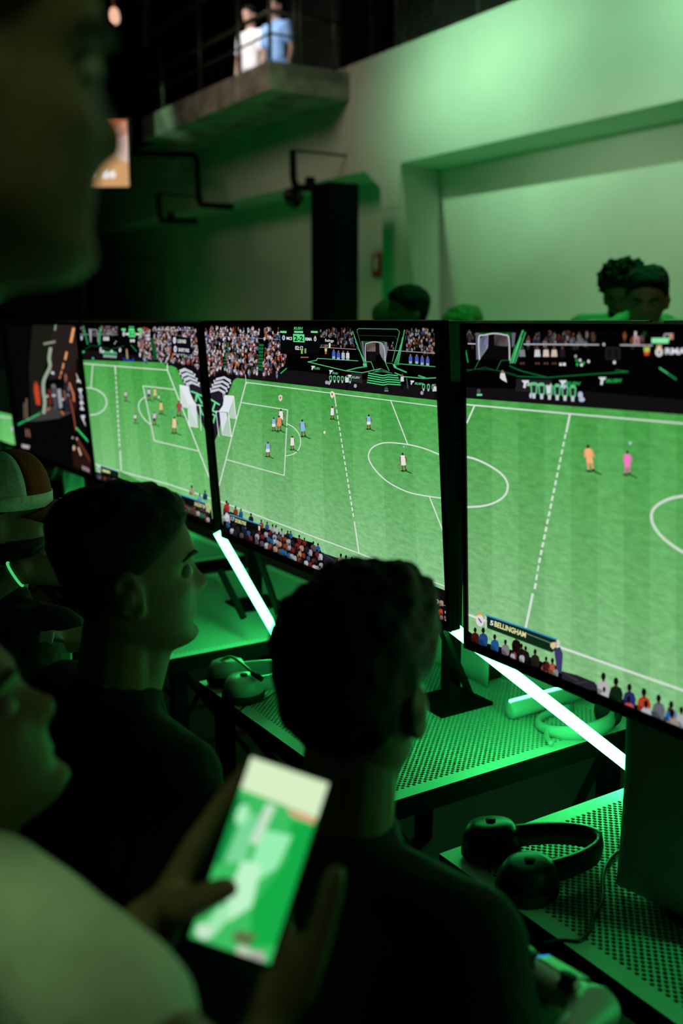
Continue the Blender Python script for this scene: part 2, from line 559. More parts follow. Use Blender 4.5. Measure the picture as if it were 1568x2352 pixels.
class Pic:
    """A flat printed/lit picture on a screen, drawn in the screen's own plane (metres, origin at its top left)."""
    def __init__(self, corners, w=SW, h=SH):
        self.w, self.h = w, h
        self.H = homography(corners, [(0, 0), (w, 0), (w, h), (0, h)])
        self.T = (0, 0, 1.0)
        self.z = 0
        self.v, self.f, self.c, self.g = [], [], [], []
        self.gain = 1.0
    def m(self, p):
        ox, oy, s = self.T
        q = self.H @ np.array([ox + p[0] / s, oy + p[1] / s, 1.0])
        return (q[0] / q[2], q[1] / q[2])
    def up(self):
        self.z += 1
    def raw(self, pts, col, grass=0, dz=0.0):
        # clip to the panel
        for ax, lim, sg in ((0, 0, 1), (0, self.w, -1), (1, 0, 1), (1, self.h, -1)):
            out = []
            n = len(pts)
            for i in range(n):
                a, b = pts[i], pts[(i + 1) % n]
                da, db = (a[ax] - lim) * sg, (b[ax] - lim) * sg
                if da >= 0: out.append(a)
                if (da > 0 > db) or (da < 0 < db):
                    t = da / (da - db)
                    out.append((a[0] + (b[0] - a[0]) * t, a[1] + (b[1] - a[1]) * t))
            pts = out
            if len(pts) < 3: return
        i0 = len(self.v)
        zz = (self.z + dz) * 2.5e-5
        self.v += [(p[0], -zz, -p[1]) for p in pts]
        self.f.append(tuple(range(i0, i0 + len(pts))))
        self.c.append(tuple(c * self.gain for c in col))
        self.g.append(grass)
    def poly(self, pts, col, grass=0, dz=0.0):
        self.raw([self.m(p) for p in pts], lin(col), grass, dz)
    def quad(self, x0, y0, x1, y1, col, dz=0.0):
        self.poly([(x0, y0), (x1, y0), (x1, y1), (x0, y1)], col, 0, dz)
    def line(self, pts, w, col, closed=False, dz=0.0):
        if closed: pts = list(pts) + [pts[0]]
        for a, b in zip(pts, pts[1:]):
            dx, dy = b[0] - a[0], b[1] - a[1]
            l = math.hypot(dx, dy) or 1
            nx, ny = -dy / l * w / 2, dx / l * w / 2
            ex, ey = dx / l * w * 0.2, dy / l * w * 0.2
            self.poly([(a[0] - ex + nx, a[1] - ey + ny), (b[0] + ex + nx, b[1] + ey + ny), (b[0] + ex - nx, b[1] + ey - ny), (a[0] - ex - nx, a[1] - ey - ny)], col, 0, dz + random.random() * 0.3)
    def curve(self, pts, w, col):
        P = smooth_path([(x, y, 0) for x, y in pts], 5)
        self.line([(p.x, p.y) for p in P], w, col)
    def dash(self, a, b, n, w, col, duty=0.55, grow=1.0):
        ts = [((i / n) ** grow) for i in range(n + 1)]
        for i in range(n):
            t0, t1 = ts[i], ts[i] + (ts[i + 1] - ts[i]) * duty
            self.line([(a[0] + (b[0] - a[0]) * t0, a[1] + (b[1] - a[1]) * t0), (a[0] + (b[0] - a[0]) * t1, a[1] + (b[1] - a[1]) * t1)], w * (0.8 + 0.4 * i / n), col)
    def disc(self, x, y, rx, ry, col, n=14, dz=0.0, rot=0.0):
        pts = []
        for k in range(n):
            a = 2 * math.pi * k / n
            px, py = rx * math.cos(a), ry * math.sin(a)
            pts.append((x + px * math.cos(rot) - py * math.sin(rot), y + px * math.sin(rot) + py * math.cos(rot)))
        self.poly(pts, col, 0, dz)
    def text(self, s, p0, p1, up, col, bold=0.02, shear=0.0):
        vs_, fs = text_outline(s, bold)
        x0, x1 = min(v[0] for v in vs_), max(v[0] for v in vs_)
        for f in fs:
            pts = []
            for i in f:
                y = vs_[i][1] / 0.70
                t = (vs_[i][0] - x0) / (x1 - x0)
                pts.append((p0[0] + (p1[0] - p0[0]) * t + up[0] * y + shear * y, p0[1] + (p1[1] - p0[1]) * t + up[1] * y))
            self.poly(pts, col)
    def field(self, tl, tr, br, bl, n, colf):        # grass as a grid of cells, stripes along the pitch
        def q(u, v):
            a = (tl[0] + (tr[0] - tl[0]) * u, tl[1] + (tr[1] - tl[1]) * u)
            b = (bl[0] + (br[0] - bl[0]) * u, bl[1] + (br[1] - bl[1]) * u)
            return (a[0] + (b[0] - a[0]) * v, a[1] + (b[1] - a[1]) * v)
        for i in range(n):
            for j in range(n):
                self.poly([q(i / n, j / n), q((i + 1) / n, j / n), q((i + 1) / n, (j + 1) / n), q(i / n, (j + 1) / n)], colf((i + .5) / n, (j + .5) / n), 1)
    def crowd(self, region, n, size, back=False, dim=1.0, cols=None):
        xs, ys = [p[0] for p in region], [p[1] for p in region]
        def inside(x, y):
            r_ = False
            for (x1, y1), (x2, y2) in zip(region, region[1:] + region[:1]):
                if (y1 > y) != (y2 > y) and x < (x2 - x1) * (y - y1) / (y2 - y1) + x1: r_ = not r_
            return r_
        pts = []
        while len(pts) < n:
            x, y = random.uniform(min(xs), max(xs)), random.uniform(min(ys), max(ys))
            if inside(x, y): pts.append((x, y))
        pts.sort(key=lambda p: p[1])
        pal = cols or [(196, 196, 206)] * 6 + [(225, 225, 230)] * 2 + [(150, 60, 40), (190, 70, 40), (200, 110, 60), (60, 120, 180), (40, 90, 160), (110, 150, 190), (30, 60, 40), (30, 30, 36), (30, 28, 34), (90, 40, 40), (130, 100, 80), (60, 50, 60)]
        skin = [(150, 96, 72), (120, 72, 54), (90, 52, 40), (170, 120, 96)]
        for i, (x, y) in enumerate(pts):
            s = size * random.uniform(0.75, 1.2)
            c = tuple(v * dim * 0.88 for v in random.choice(pal))
            sk = tuple(v * dim for v in random.choice(skin))
            dz = 0.9 * i / n
            w = s * random.uniform(0.28, 0.42)
            self.poly([(x - w, y + 0.1 * s), (x - w * 0.6, y - 0.1 * s), (x + w * 0.6, y - 0.1 * s), (x + w, y + 0.1 * s), (x + w * 0.7, y + s), (x - w * 0.7, y + s)], c, 0, dz)
            if random.random() < 0.6:
                self.poly([(x - w * 0.6, y + s), (x + w * 0.6, y + s), (x + w * 0.5, y + s * 1.7), (x - w * 0.5, y + s * 1.7)], tuple(v * 0.55 for v in sk), 0, dz - 0.01)
            self.disc(x, y - 0.28 * s, 0.17 * s, 0.24 * s, (16, 12, 12) if back else sk, 6, dz + 0.01)
    def spectators(self, line_, n, size, cols, dim=1.0):    # people seen from behind in the front rows
        for i in range(n):
            t = (i + random.uniform(-.3, .3)) / max(n - 1, 1)
            k = min(int(t * (len(line_) - 1)), len(line_) - 2)
            k = max(k, 0)
            u = t * (len(line_) - 1) - k
            x = line_[k][0] + (line_[k + 1][0] - line_[k][0]) * u
            y = line_[k][1] + (line_[k + 1][1] - line_[k][1]) * u + random.uniform(-.2, .2) * size
            self.fan(x, y, size * random.uniform(.85, 1.15), random.choice(cols), dim)
    def fan(self, x, y, s, col, dim=1.0):
        col = tuple(v * dim * 0.86 for v in col)
        self.poly([(x - .5 * s, y + .45 * s), (x - .38 * s, y + .05 * s), (x - .12 * s, y - .1 * s), (x + .12 * s, y - .08 * s), (x + .4 * s, y + .12 * s), (x + .52 * s, y + .55 * s), (x + .42 * s, y + 1.3 * s), (x - .42 * s, y + 1.25 * s)], col, 0, random.random() * .6)
        self.poly([(x - .5 * s, y + .5 * s), (x - .1 * s, y + .7 * s), (x + .3 * s, y + 1.3 * s), (x - .42 * s, y + 1.25 * s)], tuple(v * .7 for v in col), 0, .62)
        self.disc(x, y - .42 * s, .19 * s, .32 * s, (18, 10, 8), 10, .65)
        self.quad(x - .08 * s, y - .2 * s, x + .1 * s, y + .02 * s, (70, 36, 24), .64)
    def player(self, x, y, s, shirt, shorts=None, sk=(120, 78, 60), lean=0.0, shadow=True):
        # x, y: feet; s: height
        shorts = shorts or shirt
        if shadow:
            self.poly([(x - .05 * s, y - .03 * s), (x + .1 * s, y - .05 * s), (x + .45 * s, y + .12 * s), (x + .38 * s, y + .16 * s)], (38, 96, 42), 0, -.3)
            self.poly([(x - .28 * s, y - .02 * s), (x, y - .06 * s), (x + .12 * s, y + .03 * s), (x - .05 * s, y + .06 * s)], (44, 110, 48), 0, -.35)
        L = lean * s
        def P(a, b): return (x + a * s + L * b, y - b * s)
        self.poly([P(-.13, .0), P(-.07, .0), P(-.01, .42), P(-.11, .45)], sk, 0, .1)
        self.poly([P(.06, .05), P(.13, .06), P(.1, .45), P(.0, .42)], sk, 0, .12)
        self.poly([P(-.16, -.03), P(-.05, -.03), P(-.06, .05), P(-.14, .05)], (30, 20, 20), 0, .13)
        self.poly([P(.04, .02), P(.16, .02), P(.13, .09), P(.06, .09)], (30, 20, 20), 0, .14)
        self.poly([P(-.13, .32), P(.0, .3), P(.13, .34), P(.11, .56), P(-.12, .56)], shorts, 0, .2)
        self.poly([P(-.12, .52), P(.11, .52), P(.16, .8), P(.06, .88), P(-.07, .88), P(-.17, .8)], shirt, 0, .3)
        self.poly([P(-.17, .8), P(-.11, .82), P(-.14, .56), P(-.2, .5)], sk, 0, .35)
        self.poly([P(.1, .82), P(.17, .8), P(.22, .52), P(.15, .56)], sk, 0, .36)
        self.disc(*P(0, .95), .062 * s, .075 * s, (52, 34, 28), 8, .4)
    def seats(self, x, y, dx, n, s, slope=0.0):
        for i in range(n):
            X, Y = x + dx * i, y + slope * i
            self.poly([(X - .34 * s, Y + s), (X - .4 * s, Y), (X - .2 * s, Y - .32 * s), (X + .2 * s, Y - .32 * s), (X + .4 * s, Y), (X + .34 * s, Y + s)], (96, 190, 130), 0, .1)
            self.poly([(X - .2 * s, Y + .9 * s), (X - .24 * s, Y + .05 * s), (X + .24 * s, Y + .05 * s), (X + .2 * s, Y + .9 * s)], (38, 42, 44), 0, .2)
            self.poly([(X - .2 * s, Y + s), (X + .2 * s, Y + s), (X + .16 * s, Y + 1.55 * s), (X - .16 * s, Y + 1.55 * s)], (190, 196, 206), 0, .15)
    def build(self, name, parent):
        me = bpy.data.meshes.new(name)
        me.from_pydata(self.v, [], self.f)
        me.materials.append(M['picture'])
        me.materials.append(M['grass'])
        me.polygons.foreach_set('material_index', self.g)
        ca = me.color_attributes.new('Col', 'FLOAT_COLOR', 'CORNER')
        buf = []
        for f, c in zip(self.f, self.c):
            buf += [*c, 1.0] * len(f)
        ca.data.foreach_set('color', buf)
        me.update()
        return link(name, me, None, parent)

WHITE, LINE = (226, 230, 226), (214, 226, 214)
NEON, NEOND = (84, 196, 124), (20, 110, 60)

def grass_cols(seed, light=0.0, stripes=9, skew=0.0):
    def f(u, v):
        k = int(u * stripes) % 2
        t = 0.15 + 0.85 * v
        base = (62 + 84 * t * (0.65 + light) - 8 * u, 152 + 42 * t, 62 + 82 * t * (0.65 + light) - 6 * u)
        d = 5 if k else -4
        return tuple(b + d for b in base)
    return f

def chevrons(P, pts_top, step, n, w, col):
    # pts_top: left tip, apex, right tip
    for k in range(n):
        a = [(p[0] + step[0] * k, p[1] + step[1] * k) for p in pts_top]
        b = [(p[0] + w[0], p[1] + w[1]) for p in a]
        P.poly([a[0], a[1], b[1], b[0]], col)
        P.poly([a[1], a[2], b[2], b[1]], col)

# ---- picture of the middle screen
def pic_centre(P):
    s4 = (440, 720, 2.529)
    P.T = s4
    P.quad(-50, -50, 1700, 1900, (3, 3, 4)); P.up()
    P.poly([(70, 330), (600, 330), (1440, 440), (1440, 560), (60, 400)], (20, 17, 20)); P.up()
    P.field((60, 352), (1440, 506), (1500, 1720), (60, 1260), 24, grass_cols(1, 0.35, 8)); P.up()
    # dark goal-end apron with chevrons
    P.poly([(40, 340), (330, 352), (322, 372), (262, 374), (243, 388), (212, 470), (150, 705), (134, 742), (60, 760)], (30, 28, 36)); P.up()
    P.poly([(40, 330), (330, 345), (322, 372), (262, 374), (243, 388), (205, 400), (100, 400)], (14, 11, 14)); P.up()
    P.T = (400, 830, 8.711)
    for k in range(4):
        dx, dy = -36 * k, 80 * k
        P.poly([(838 + dx, 335 + dy), (1000 + dx, 298 + dy), (1000 + dx, 345 + dy), (822 + dx, 392 + dy)], (196, 200, 212))
        P.poly([(1000 + dx, 298 + dy), (1136 + dx, 370 + dy), (1120 + dx, 425 + dy), (1000 + dx, 345 + dy)], (196, 200, 212))
        if k < 3:
            P.disc(800 + dx, 392 + dy, 15, 22, (206, 210, 220)); P.disc(1125 + dx, 432 + dy, 17, 22, (206, 210, 220))
    P.up()
    P.line([(722, 756), (905, 868)], 32, (110, 220, 150)); P.line([(822, 822), (765, 985)], 34, (110, 220, 150))
    P.line([(745, 975), (850, 1025)], 34, (110, 220, 150)); P.line([(750, 1050), (820, 1085), (778, 1235)], 32, (110, 220, 150))
    for k in range(7):
        P.line([(780 + 18 * k, 1100 + 60 * k), (930 - 6 * k, 1230 + 20 * k)], 6, (66, 66, 78))
    P.up()
    # pitch markings
    P.T = s4
    P.line([(312, 355), (316, 400)], 3, LINE)
    P.line([(316, 400), (870, 470), (1440, 541)], 5, LINE); P.line([(316, 400), (160, 1000)], 6, LINE)
    P.line([(330, 402), (316, 408)], 3, LINE)
    P.line([(287, 517), (557, 560), (538, 941), (200, 848)], 5, LINE)
    P.curve([(553, 640), (595, 664), (625, 705), (633, 747), (622, 788), (592, 816), (545, 828)], 5, LINE)
    P.line([(828, 462), (839, 540)], 6, LINE); P.dash((842, 560), (942, 1195), 19, 7, LINE)
    P.line([(945, 1210), (972, 1392)], 7, LINE)
    P.line([(1155, 503), (1255, 760)], 6, LINE)
    P.curve([(1470, 832), (1445, 822), (1350, 784), (1255, 761), (1150, 750), (1090, 758), (1045, 784), (1027, 825), (1040, 870), (1085, 930), (1150, 985), (1250, 1035), (1350, 1058), (1475, 1076)], 7, LINE)
    P.line([(1380, 1062), (1470, 1290)], 7, LINE)
    P.line([(160, 1089), (700, 1293), (970, 1392), (1280, 1510), (1500, 1596)], 6, LINE)
    P.up()
    # goal
    P.T = (400, 830, 8.711)
    P.line([(975, 640), (990, 760)], 12, (180, 186, 206)); P.line([(838, 1010), (893, 1500)], 12, (226, 230, 236))
    P.poly([(1003, 680), (1190, 695), (1165, 770), (1085, 1020), (895, 995), (975, 880), (990, 760)], (224, 228, 238)); P.up()
    P.poly([(1190, 695), (1240, 1150), (1100, 1128), (1085, 1020)], (150, 190, 160))
    P.poly([(905, 1010), (1050, 1030), (1060, 1130), (955, 1465)], (216, 222, 232))
    P.poly([(1085, 1040), (1142, 1505), (958, 1465), (1060, 1130)], (140, 186, 150)); P.up()
    for k in range(15):
        t = k / 14
        P.line([(1175 - 72 * t, 740 + 390 * t), (1196 + 42 * t, 740 + 405 * t)], 8, (232, 236, 240))
        P.line([(1078 - 118 * t, 1090 + 378 * t), (1092 + 50 * t, 1095 + 408 * t)], 8, (232, 236, 240))
    P.line([(1003, 680), (1190, 695), (1240, 1150)], 14, WHITE); P.line([(1190, 695), (1085, 1020), (1142, 1505)], 18, WHITE)
    P.line([(838, 996), (1085, 1010)], 14, WHITE); P.line([(958, 1465), (1142, 1505)], 12, WHITE)
    P.up()
    # stands
    P.T = s4
    P.crowd([(76, 75), (212, 75), (180, 305), (100, 360), (80, 250)], 230, 15)
    P.up()
    P.crowd([(225, 80), (392, 80), (384, 345), (290, 345), (192, 325), (205, 180)], 330, 15)
    P.up()
    P.crowd([(425, 80), (512, 80), (545, 200), (560, 240), (500, 360), (412, 350)], 170, 15)
    P.crowd([(735, 85), (930, 85), (945, 195), (745, 178)], 130, 14, dim=.62)
    P.crowd([(1246, 85), (1416, 85), (1420, 226), (1236, 205)], 130, 14, dim=.72)
    P.crowd([(1140, 165), (1175, 165), (1175, 200), (1140, 200)], 8, 13, dim=.6)
    P.up()
    P.line([(100, 130), (500, 150), (560, 160)], 2.5, (150, 150, 156)); P.line([(730, 195), (955, 208)], 3.5, (150, 150, 160)); P.line([(1138, 212), (1420, 232)], 3.5, (160, 160, 170))
    for k in range(8):
        P.poly([(205 - 3 * k, 168 + 19 * k), (220 - 3 * k, 168 + 19 * k), (217 - 3 * k, 178 + 19 * k), (202 - 3 * k, 178 + 19 * k)], (20, 92, 46))
        P.poly([(394 - 1 * k, 176 + 20 * k), (420 - 1 * k, 178 + 20 * k), (417 - 1 * k, 192 + 20 * k), (390 - 1 * k, 190 + 20 * k)], (20, 100, 50))
    P.line([(518, 348), (552, 318)], 6, (40, 180, 90))
    P.up()
    # score board
    P.quad(515, 80, 745, 235, (6, 7, 8)); P.quad(745, 140, 845, 180, (4, 4, 6)); P.up()
    P.text('RUSH', (593, 93), (642, 94), (0, -15), NEON, .03, 4)
    for x0, x1 in ((515, 552), (596, 648), (693, 733)):
        P.poly([(x0, 101), (x1, 102), (x1 - 1, 114), (x0, 112)], (110, 214, 140))
    P.poly([(590, 118), (655, 121), (657, 168), (591, 165)], (96, 216, 132)); P.up()
    P.text('2-2', (596, 158), (649, 160), (0, -28), (6, 24, 12), .035)
    P.text('MCI', (552, 152), (583, 154), (0, -17), WHITE, .03); P.text('RMA', (661, 157), (700, 158), (0, -18), WHITE, .03)
    P.text('02:12', (602, 210), (648, 212), (0, -22), WHITE, .02); P.text('Rodrygo', (776, 163), (826, 166), (0, -16), WHITE, .015)
    P.disc(535, 141, 9, 15, (170, 186, 206)); P.disc(718, 148, 8, 14, (214, 200, 176)); P.up()
    P.disc(535, 141, 4, 8, (90, 120, 160)); P.disc(718, 149, 4, 7, (70, 90, 160)); P.disc(718, 134, 5, 4, (200, 150, 90))
    P.T = (660, 740, 4.48)
    for x, y, c in ((150, 300, (120, 190, 80)), (186, 295, (110, 170, 70)), (435, 240, (220, 220, 170))):
        P.quad(x - 9, y - 25, x + 9, y + 25, c)
    P.poly([(383, 270), (410, 270), (407, 300), (386, 300)], (190, 200, 120)); P.poly([(386, 300), (407, 300), (404, 328), (388, 328)], (200, 90, 50))
    P.quad(136, 355, 218, 368, (150, 90, 60))
    P.up()
    # tunnel and stage
    P.line([(722, 110), (716, 80), (735, 66), (1130, 72), (1155, 100), (1080, 405)], 7, (60, 150, 95))
    P.line([(716, 80), (800, 410)], 5, (40, 110, 70)); P.line([(740, 135), (1110, 145), (1125, 175)], 4, (24, 70, 44))
    P.poly([(790, 195), (1000, 195), (1000, 225), (790, 225)], (16, 84, 36)); P.up()
    P.poly([(760, 195), (785, 195), (800, 400), (790, 400)], (96, 98, 108)); P.poly([(1000, 200), (1026, 205), (1030, 300), (1010, 415), (985, 330)], (110, 112, 122))
    P.poly([(802, 235), (850, 208), (910, 205), (985, 235), (1000, 415), (945, 330), (940, 230), (812, 300), (810, 400), (800, 400)], (12, 10, 12))
    P.poly([(814, 232), (850, 214), (908, 212), (908, 302), (814, 300)], (112, 98, 92)); P.poly([(908, 212), (942, 222), (942, 330), (908, 345)], (22, 18, 20)); P.poly([(814, 300), (908, 302), (908, 400), (814, 400)], (18, 14, 16))
    P.poly([(945, 218), (985, 232), (1010, 415), (975, 370), (950, 320)], (160, 162, 172)); P.up()
    P.curve([(805, 400), (804, 240), (830, 215), (880, 204), (930, 206), (980, 226), (1002, 300), (1010, 412)], 10, (176, 178, 186))
    for k in range(7):
        P.line([(950 + 5 * k, 225 + 26 * k), (985 + 3 * k, 240 + 26 * k)], 4, (110, 112, 124))
    for k in range(4):
        P.line([(672 + 14 * k, 90 + 55 * k), (790 + 10 * k, 425)], 7 - k, (70, 176, 112)); P.line([(1206 - 20 * k, 80 + 75 * k), (1140 - 15 * k, 440)], 8 - k, (70, 186, 116))
    P.poly([(778, 425), (818, 428), (820, 458), (780, 448)], NEON); P.poly([(1082, 430), (1108, 435), (1135, 480), (1100, 470)], NEON)
    P.line([(310, 372), (728, 398)], 7, NEON); P.line([(310, 372), (300, 392), (212, 408), (600, 500), (770, 520), (960, 478)], 8, NEON)
    P.line([(808, 405), (862, 408), (892, 485)], 7, (70, 176, 112)); P.line([(1010, 418), (1048, 500)], 7, (70, 176, 112)); P.line([(1010, 420), (1080, 424)], 6, (60, 150, 100))
    P.line([(600, 500), (720, 470), (820, 455)], 12, (60, 170, 104)); P.line([(1105, 465), (1225, 515)], 14, (60, 180, 110)); P.line([(1350, 550), (1420, 572)], 14, (60, 180, 110))
    P.line([(1145, 428), (1530, 458)], 7, (70, 180, 112)); P.line([(1105, 520), (1200, 560), (1400, 578), (1540, 572)], 9, NEON)
    for k in range(3):
        P.line([(880 - 0 * k, 520 - 3 * k + 0), (965, 478 + 16 * k), (1080, 528 - 2 * k)], 4, (60, 150, 96))
    for k in range(5):
        y = 523 + 24 * k
        P.line([(834 - 3 * k, y), (985, y + 27), (1040, y + 17), (1136 + 9 * k, y + 27)], 11, (74, 200, 120))
    P.up()
    for x, y in ((245, 448), (430, 492), (622, 540), (1265, 600)):
        P.poly([(x, y), (x + 42, y + 2), (x + 34, y + 18), (x + 24, y + 20), (x + 14, y + 44), (x + 4, y + 40), (x + 8, y + 20)], (212, 214, 220))
    P.text('RUSH', (268, 480), (330, 490), (4, -22), (70, 180, 110), .03, 4); P.text('RUSH', (462, 530), (516, 540), (4, -20), (90, 190, 130), .03, 4)
    P.poly([(655, 522), (768, 535), (770, 630), (670, 610)], (40, 40, 44)); P.text('RUSH', (664, 576), (740, 582), (4, -22), (190, 225, 200), .03, 4); P.text('RUSH', (1310, 640), (1390, 646), (4, -22), NEON, .03, 4)
    P.seats(446, 560, 40, 6, 38, 2); P.seats(1402, 645, 50, 3, 40, 3); P.up()
    for x, y in ((478, 300), (526, 312), (575, 314), (622, 315), (1268, 350), (1332, 352), (1388, 364), (1444, 372)):
        c = random.choice([(60, 90, 180), (200, 204, 212), (170, 180, 190)])
        P.poly([(x - 16, y), (x + 16, y), (x + 18, y + 55), (x - 18, y + 55)], c); P.disc(x, y - 10, 8, 11, (150, 104, 84))
        P.quad(x - 15, y + 50, x + 15, y + 76, (150, 170, 190))
    for x, y in ((614, 570), (1182, 560), (1520, 660)):
        P.poly([(x - 15, y), (x + 15, y), (x + 18, y + 50), (x - 18, y + 50)], (206, 210, 216)); P.disc(x, y - 14, 9, 14, (120, 86, 70)); P.quad(x - 14, y + 50, x + 14, y + 130, (10, 10, 12))
    P.line([(1228, 575), (1240, 680)], 12, (70, 72, 80)); P.disc(1018, 690, 18, 26, (60, 70, 72)); P.quad(1000, 700, 1038, 712, (90, 200, 130))
    for x, y in ((405, 620), (430, 625), (700, 655), (1385, 728)):
        P.disc(x, y, 16, 20, (150, 158, 176))
    P.up()
    # players
    P.T = s4
    SKY, LW = (128, 186, 220), (228, 228, 226)
    P.player(478, 682, 78, SKY, LW); P.player(520, 648, 92, LW); P.player(510, 682, 88, (236, 140, 96), None); P.player(652, 715, 98, SKY, SKY, lean=-.1)
    P.player(818, 614, 74, LW); P.player(1030, 672, 84, SKY, LW); P.player(586, 792, 80, LW); P.player(444, 832, 86, SKY, LW); P.player(1236, 915, 104, LW, LW, lean=-.1)
    P.poly([(1215, 872), (1200, 890), (1196, 884), (1212, 866)], (150, 100, 80))
    P.poly([(1030, 598), (1018, 600), (1018, 608), (1034, 608)], SKY)
    P.disc(773, 691, 6, 9, WHITE)
    for x, y, r_ in ((517, 490, 11), (817, 470, 12)):
        P.poly([(x - r_, y - r_), (x, y - r_ * 1.7), (x + r_, y - r_), (x + r_ * .8, y + r_), (x, y + r_ * 1.9), (x - r_ * .8, y + r_)], (232, 214, 196)); P.up(); P.disc(x, y - 1, 4, 8, (170, 70, 60))
    P.poly([(1030, 543), (1041, 543), (1035, 557)], (210, 60, 50)); P.poly([(813, 504), (823, 504), (818, 518)], (70, 110, 200)); P.poly([(1228, 770), (1238, 770), (1233, 782)], (170, 200, 230))
    P.up()
    # front-row spectators and name plate
    fans = [(150, 60, 40), (60, 90, 140), (170, 172, 180), (30, 34, 44), (120, 40, 40), (40, 100, 150), (190, 150, 120), (26, 24, 30), (90, 84, 90), (196, 200, 206)]
    P.poly([(185, 1130), (420, 1245), (700, 1330), (760, 1390), (800, 1560), (180, 1300)], (10, 8, 10))
    P.poly([(745, 1385), (850, 1420), (930, 1470), (930, 1560), (760, 1520)], (34, 32, 42)); P.up()
    P.line([(760, 1390), (850, 1450)], 8, (52, 50, 62)); P.line([(850, 1420), (790, 1500)], 6, (52, 50, 62))
    P.spectators([(200, 1110), (430, 1225), (560, 1275), (740, 1360)], 15, 26, fans)
    P.up()
    P.spectators([(200, 1170), (430, 1265), (560, 1310), (750, 1400)], 22, 25, fans); P.up()
    P.spectators([(210, 1215), (440, 1300), (570, 1350), (750, 1445)], 24, 24, fans); P.up()
    P.spectators([(230, 1250), (450, 1340), (590, 1400), (750, 1480)], 24, 23, fans); P.up()
    P.fan(204, 1110, 34, (190, 50, 44)); P.fan(868, 1418, 34, (190, 150, 130)); P.fan(898, 1428, 34, (150, 110, 90)); P.fan(932, 1436, 30, (70, 110, 160)); P.fan(1240, 1500, 26, (110, 80, 70))
    P.quad(855, 1445, 885, 1480, (50, 100, 170)); P.up()
    P.poly([(222, 1163), (405, 1225), (408, 1270), (400, 1268), (222, 1212)], (8, 12, 12)); P.up()
    P.line([(222, 1166), (406, 1228)], 6, (60, 150, 190)); P.line([(219, 1170), (222, 1215)], 4, (196, 196, 200))
    P.text('17', (229, 1200), (248, 1208), (2, -22), WHITE, .01); P.text('DE BRUYNE', (253, 1210), (316, 1231), (2, -20), (216, 222, 150), .03)
    P.disc(207, 1183, 12, 27, (176, 190, 212), rot=-.12); P.up(); P.disc(207, 1183, 6, 15, (214, 208, 186)); P.disc(208, 1192, 3, 5, (150, 50, 60))
    P.poly([(388, 1232), (400, 1236), (398, 1262), (390, 1258)], (210, 196, 150))
    # corner crowd at the lower right
    P.poly([(1380, 1570), (1500, 1620), (1500, 1800), (1380, 1760)], (14, 11, 12)); P.up()
    P.T = (980, 1380, 12.06)
    P.fan(250, 210, 110, (60, 30, 16)); P.fan(390, 230, 120, (206, 74, 40)); P.fan(410, 400, 90, (150, 110, 96)); P.fan(520, 420, 80, (140, 100, 90)); P.fan(410, -10, 120, (190, 150, 130))
    P.disc(530, 310, 26, 36, (170, 180, 200)); P.disc(530, 530, 18, 22, (190, 194, 204)); P.line([(440, 100), (545, 140)], 12, (150, 150, 156)); P.disc(285, 20, 62, 76, (214, 206, 196)); P.up(); P.disc(290, 15, 26, 34, (84, 100, 170))

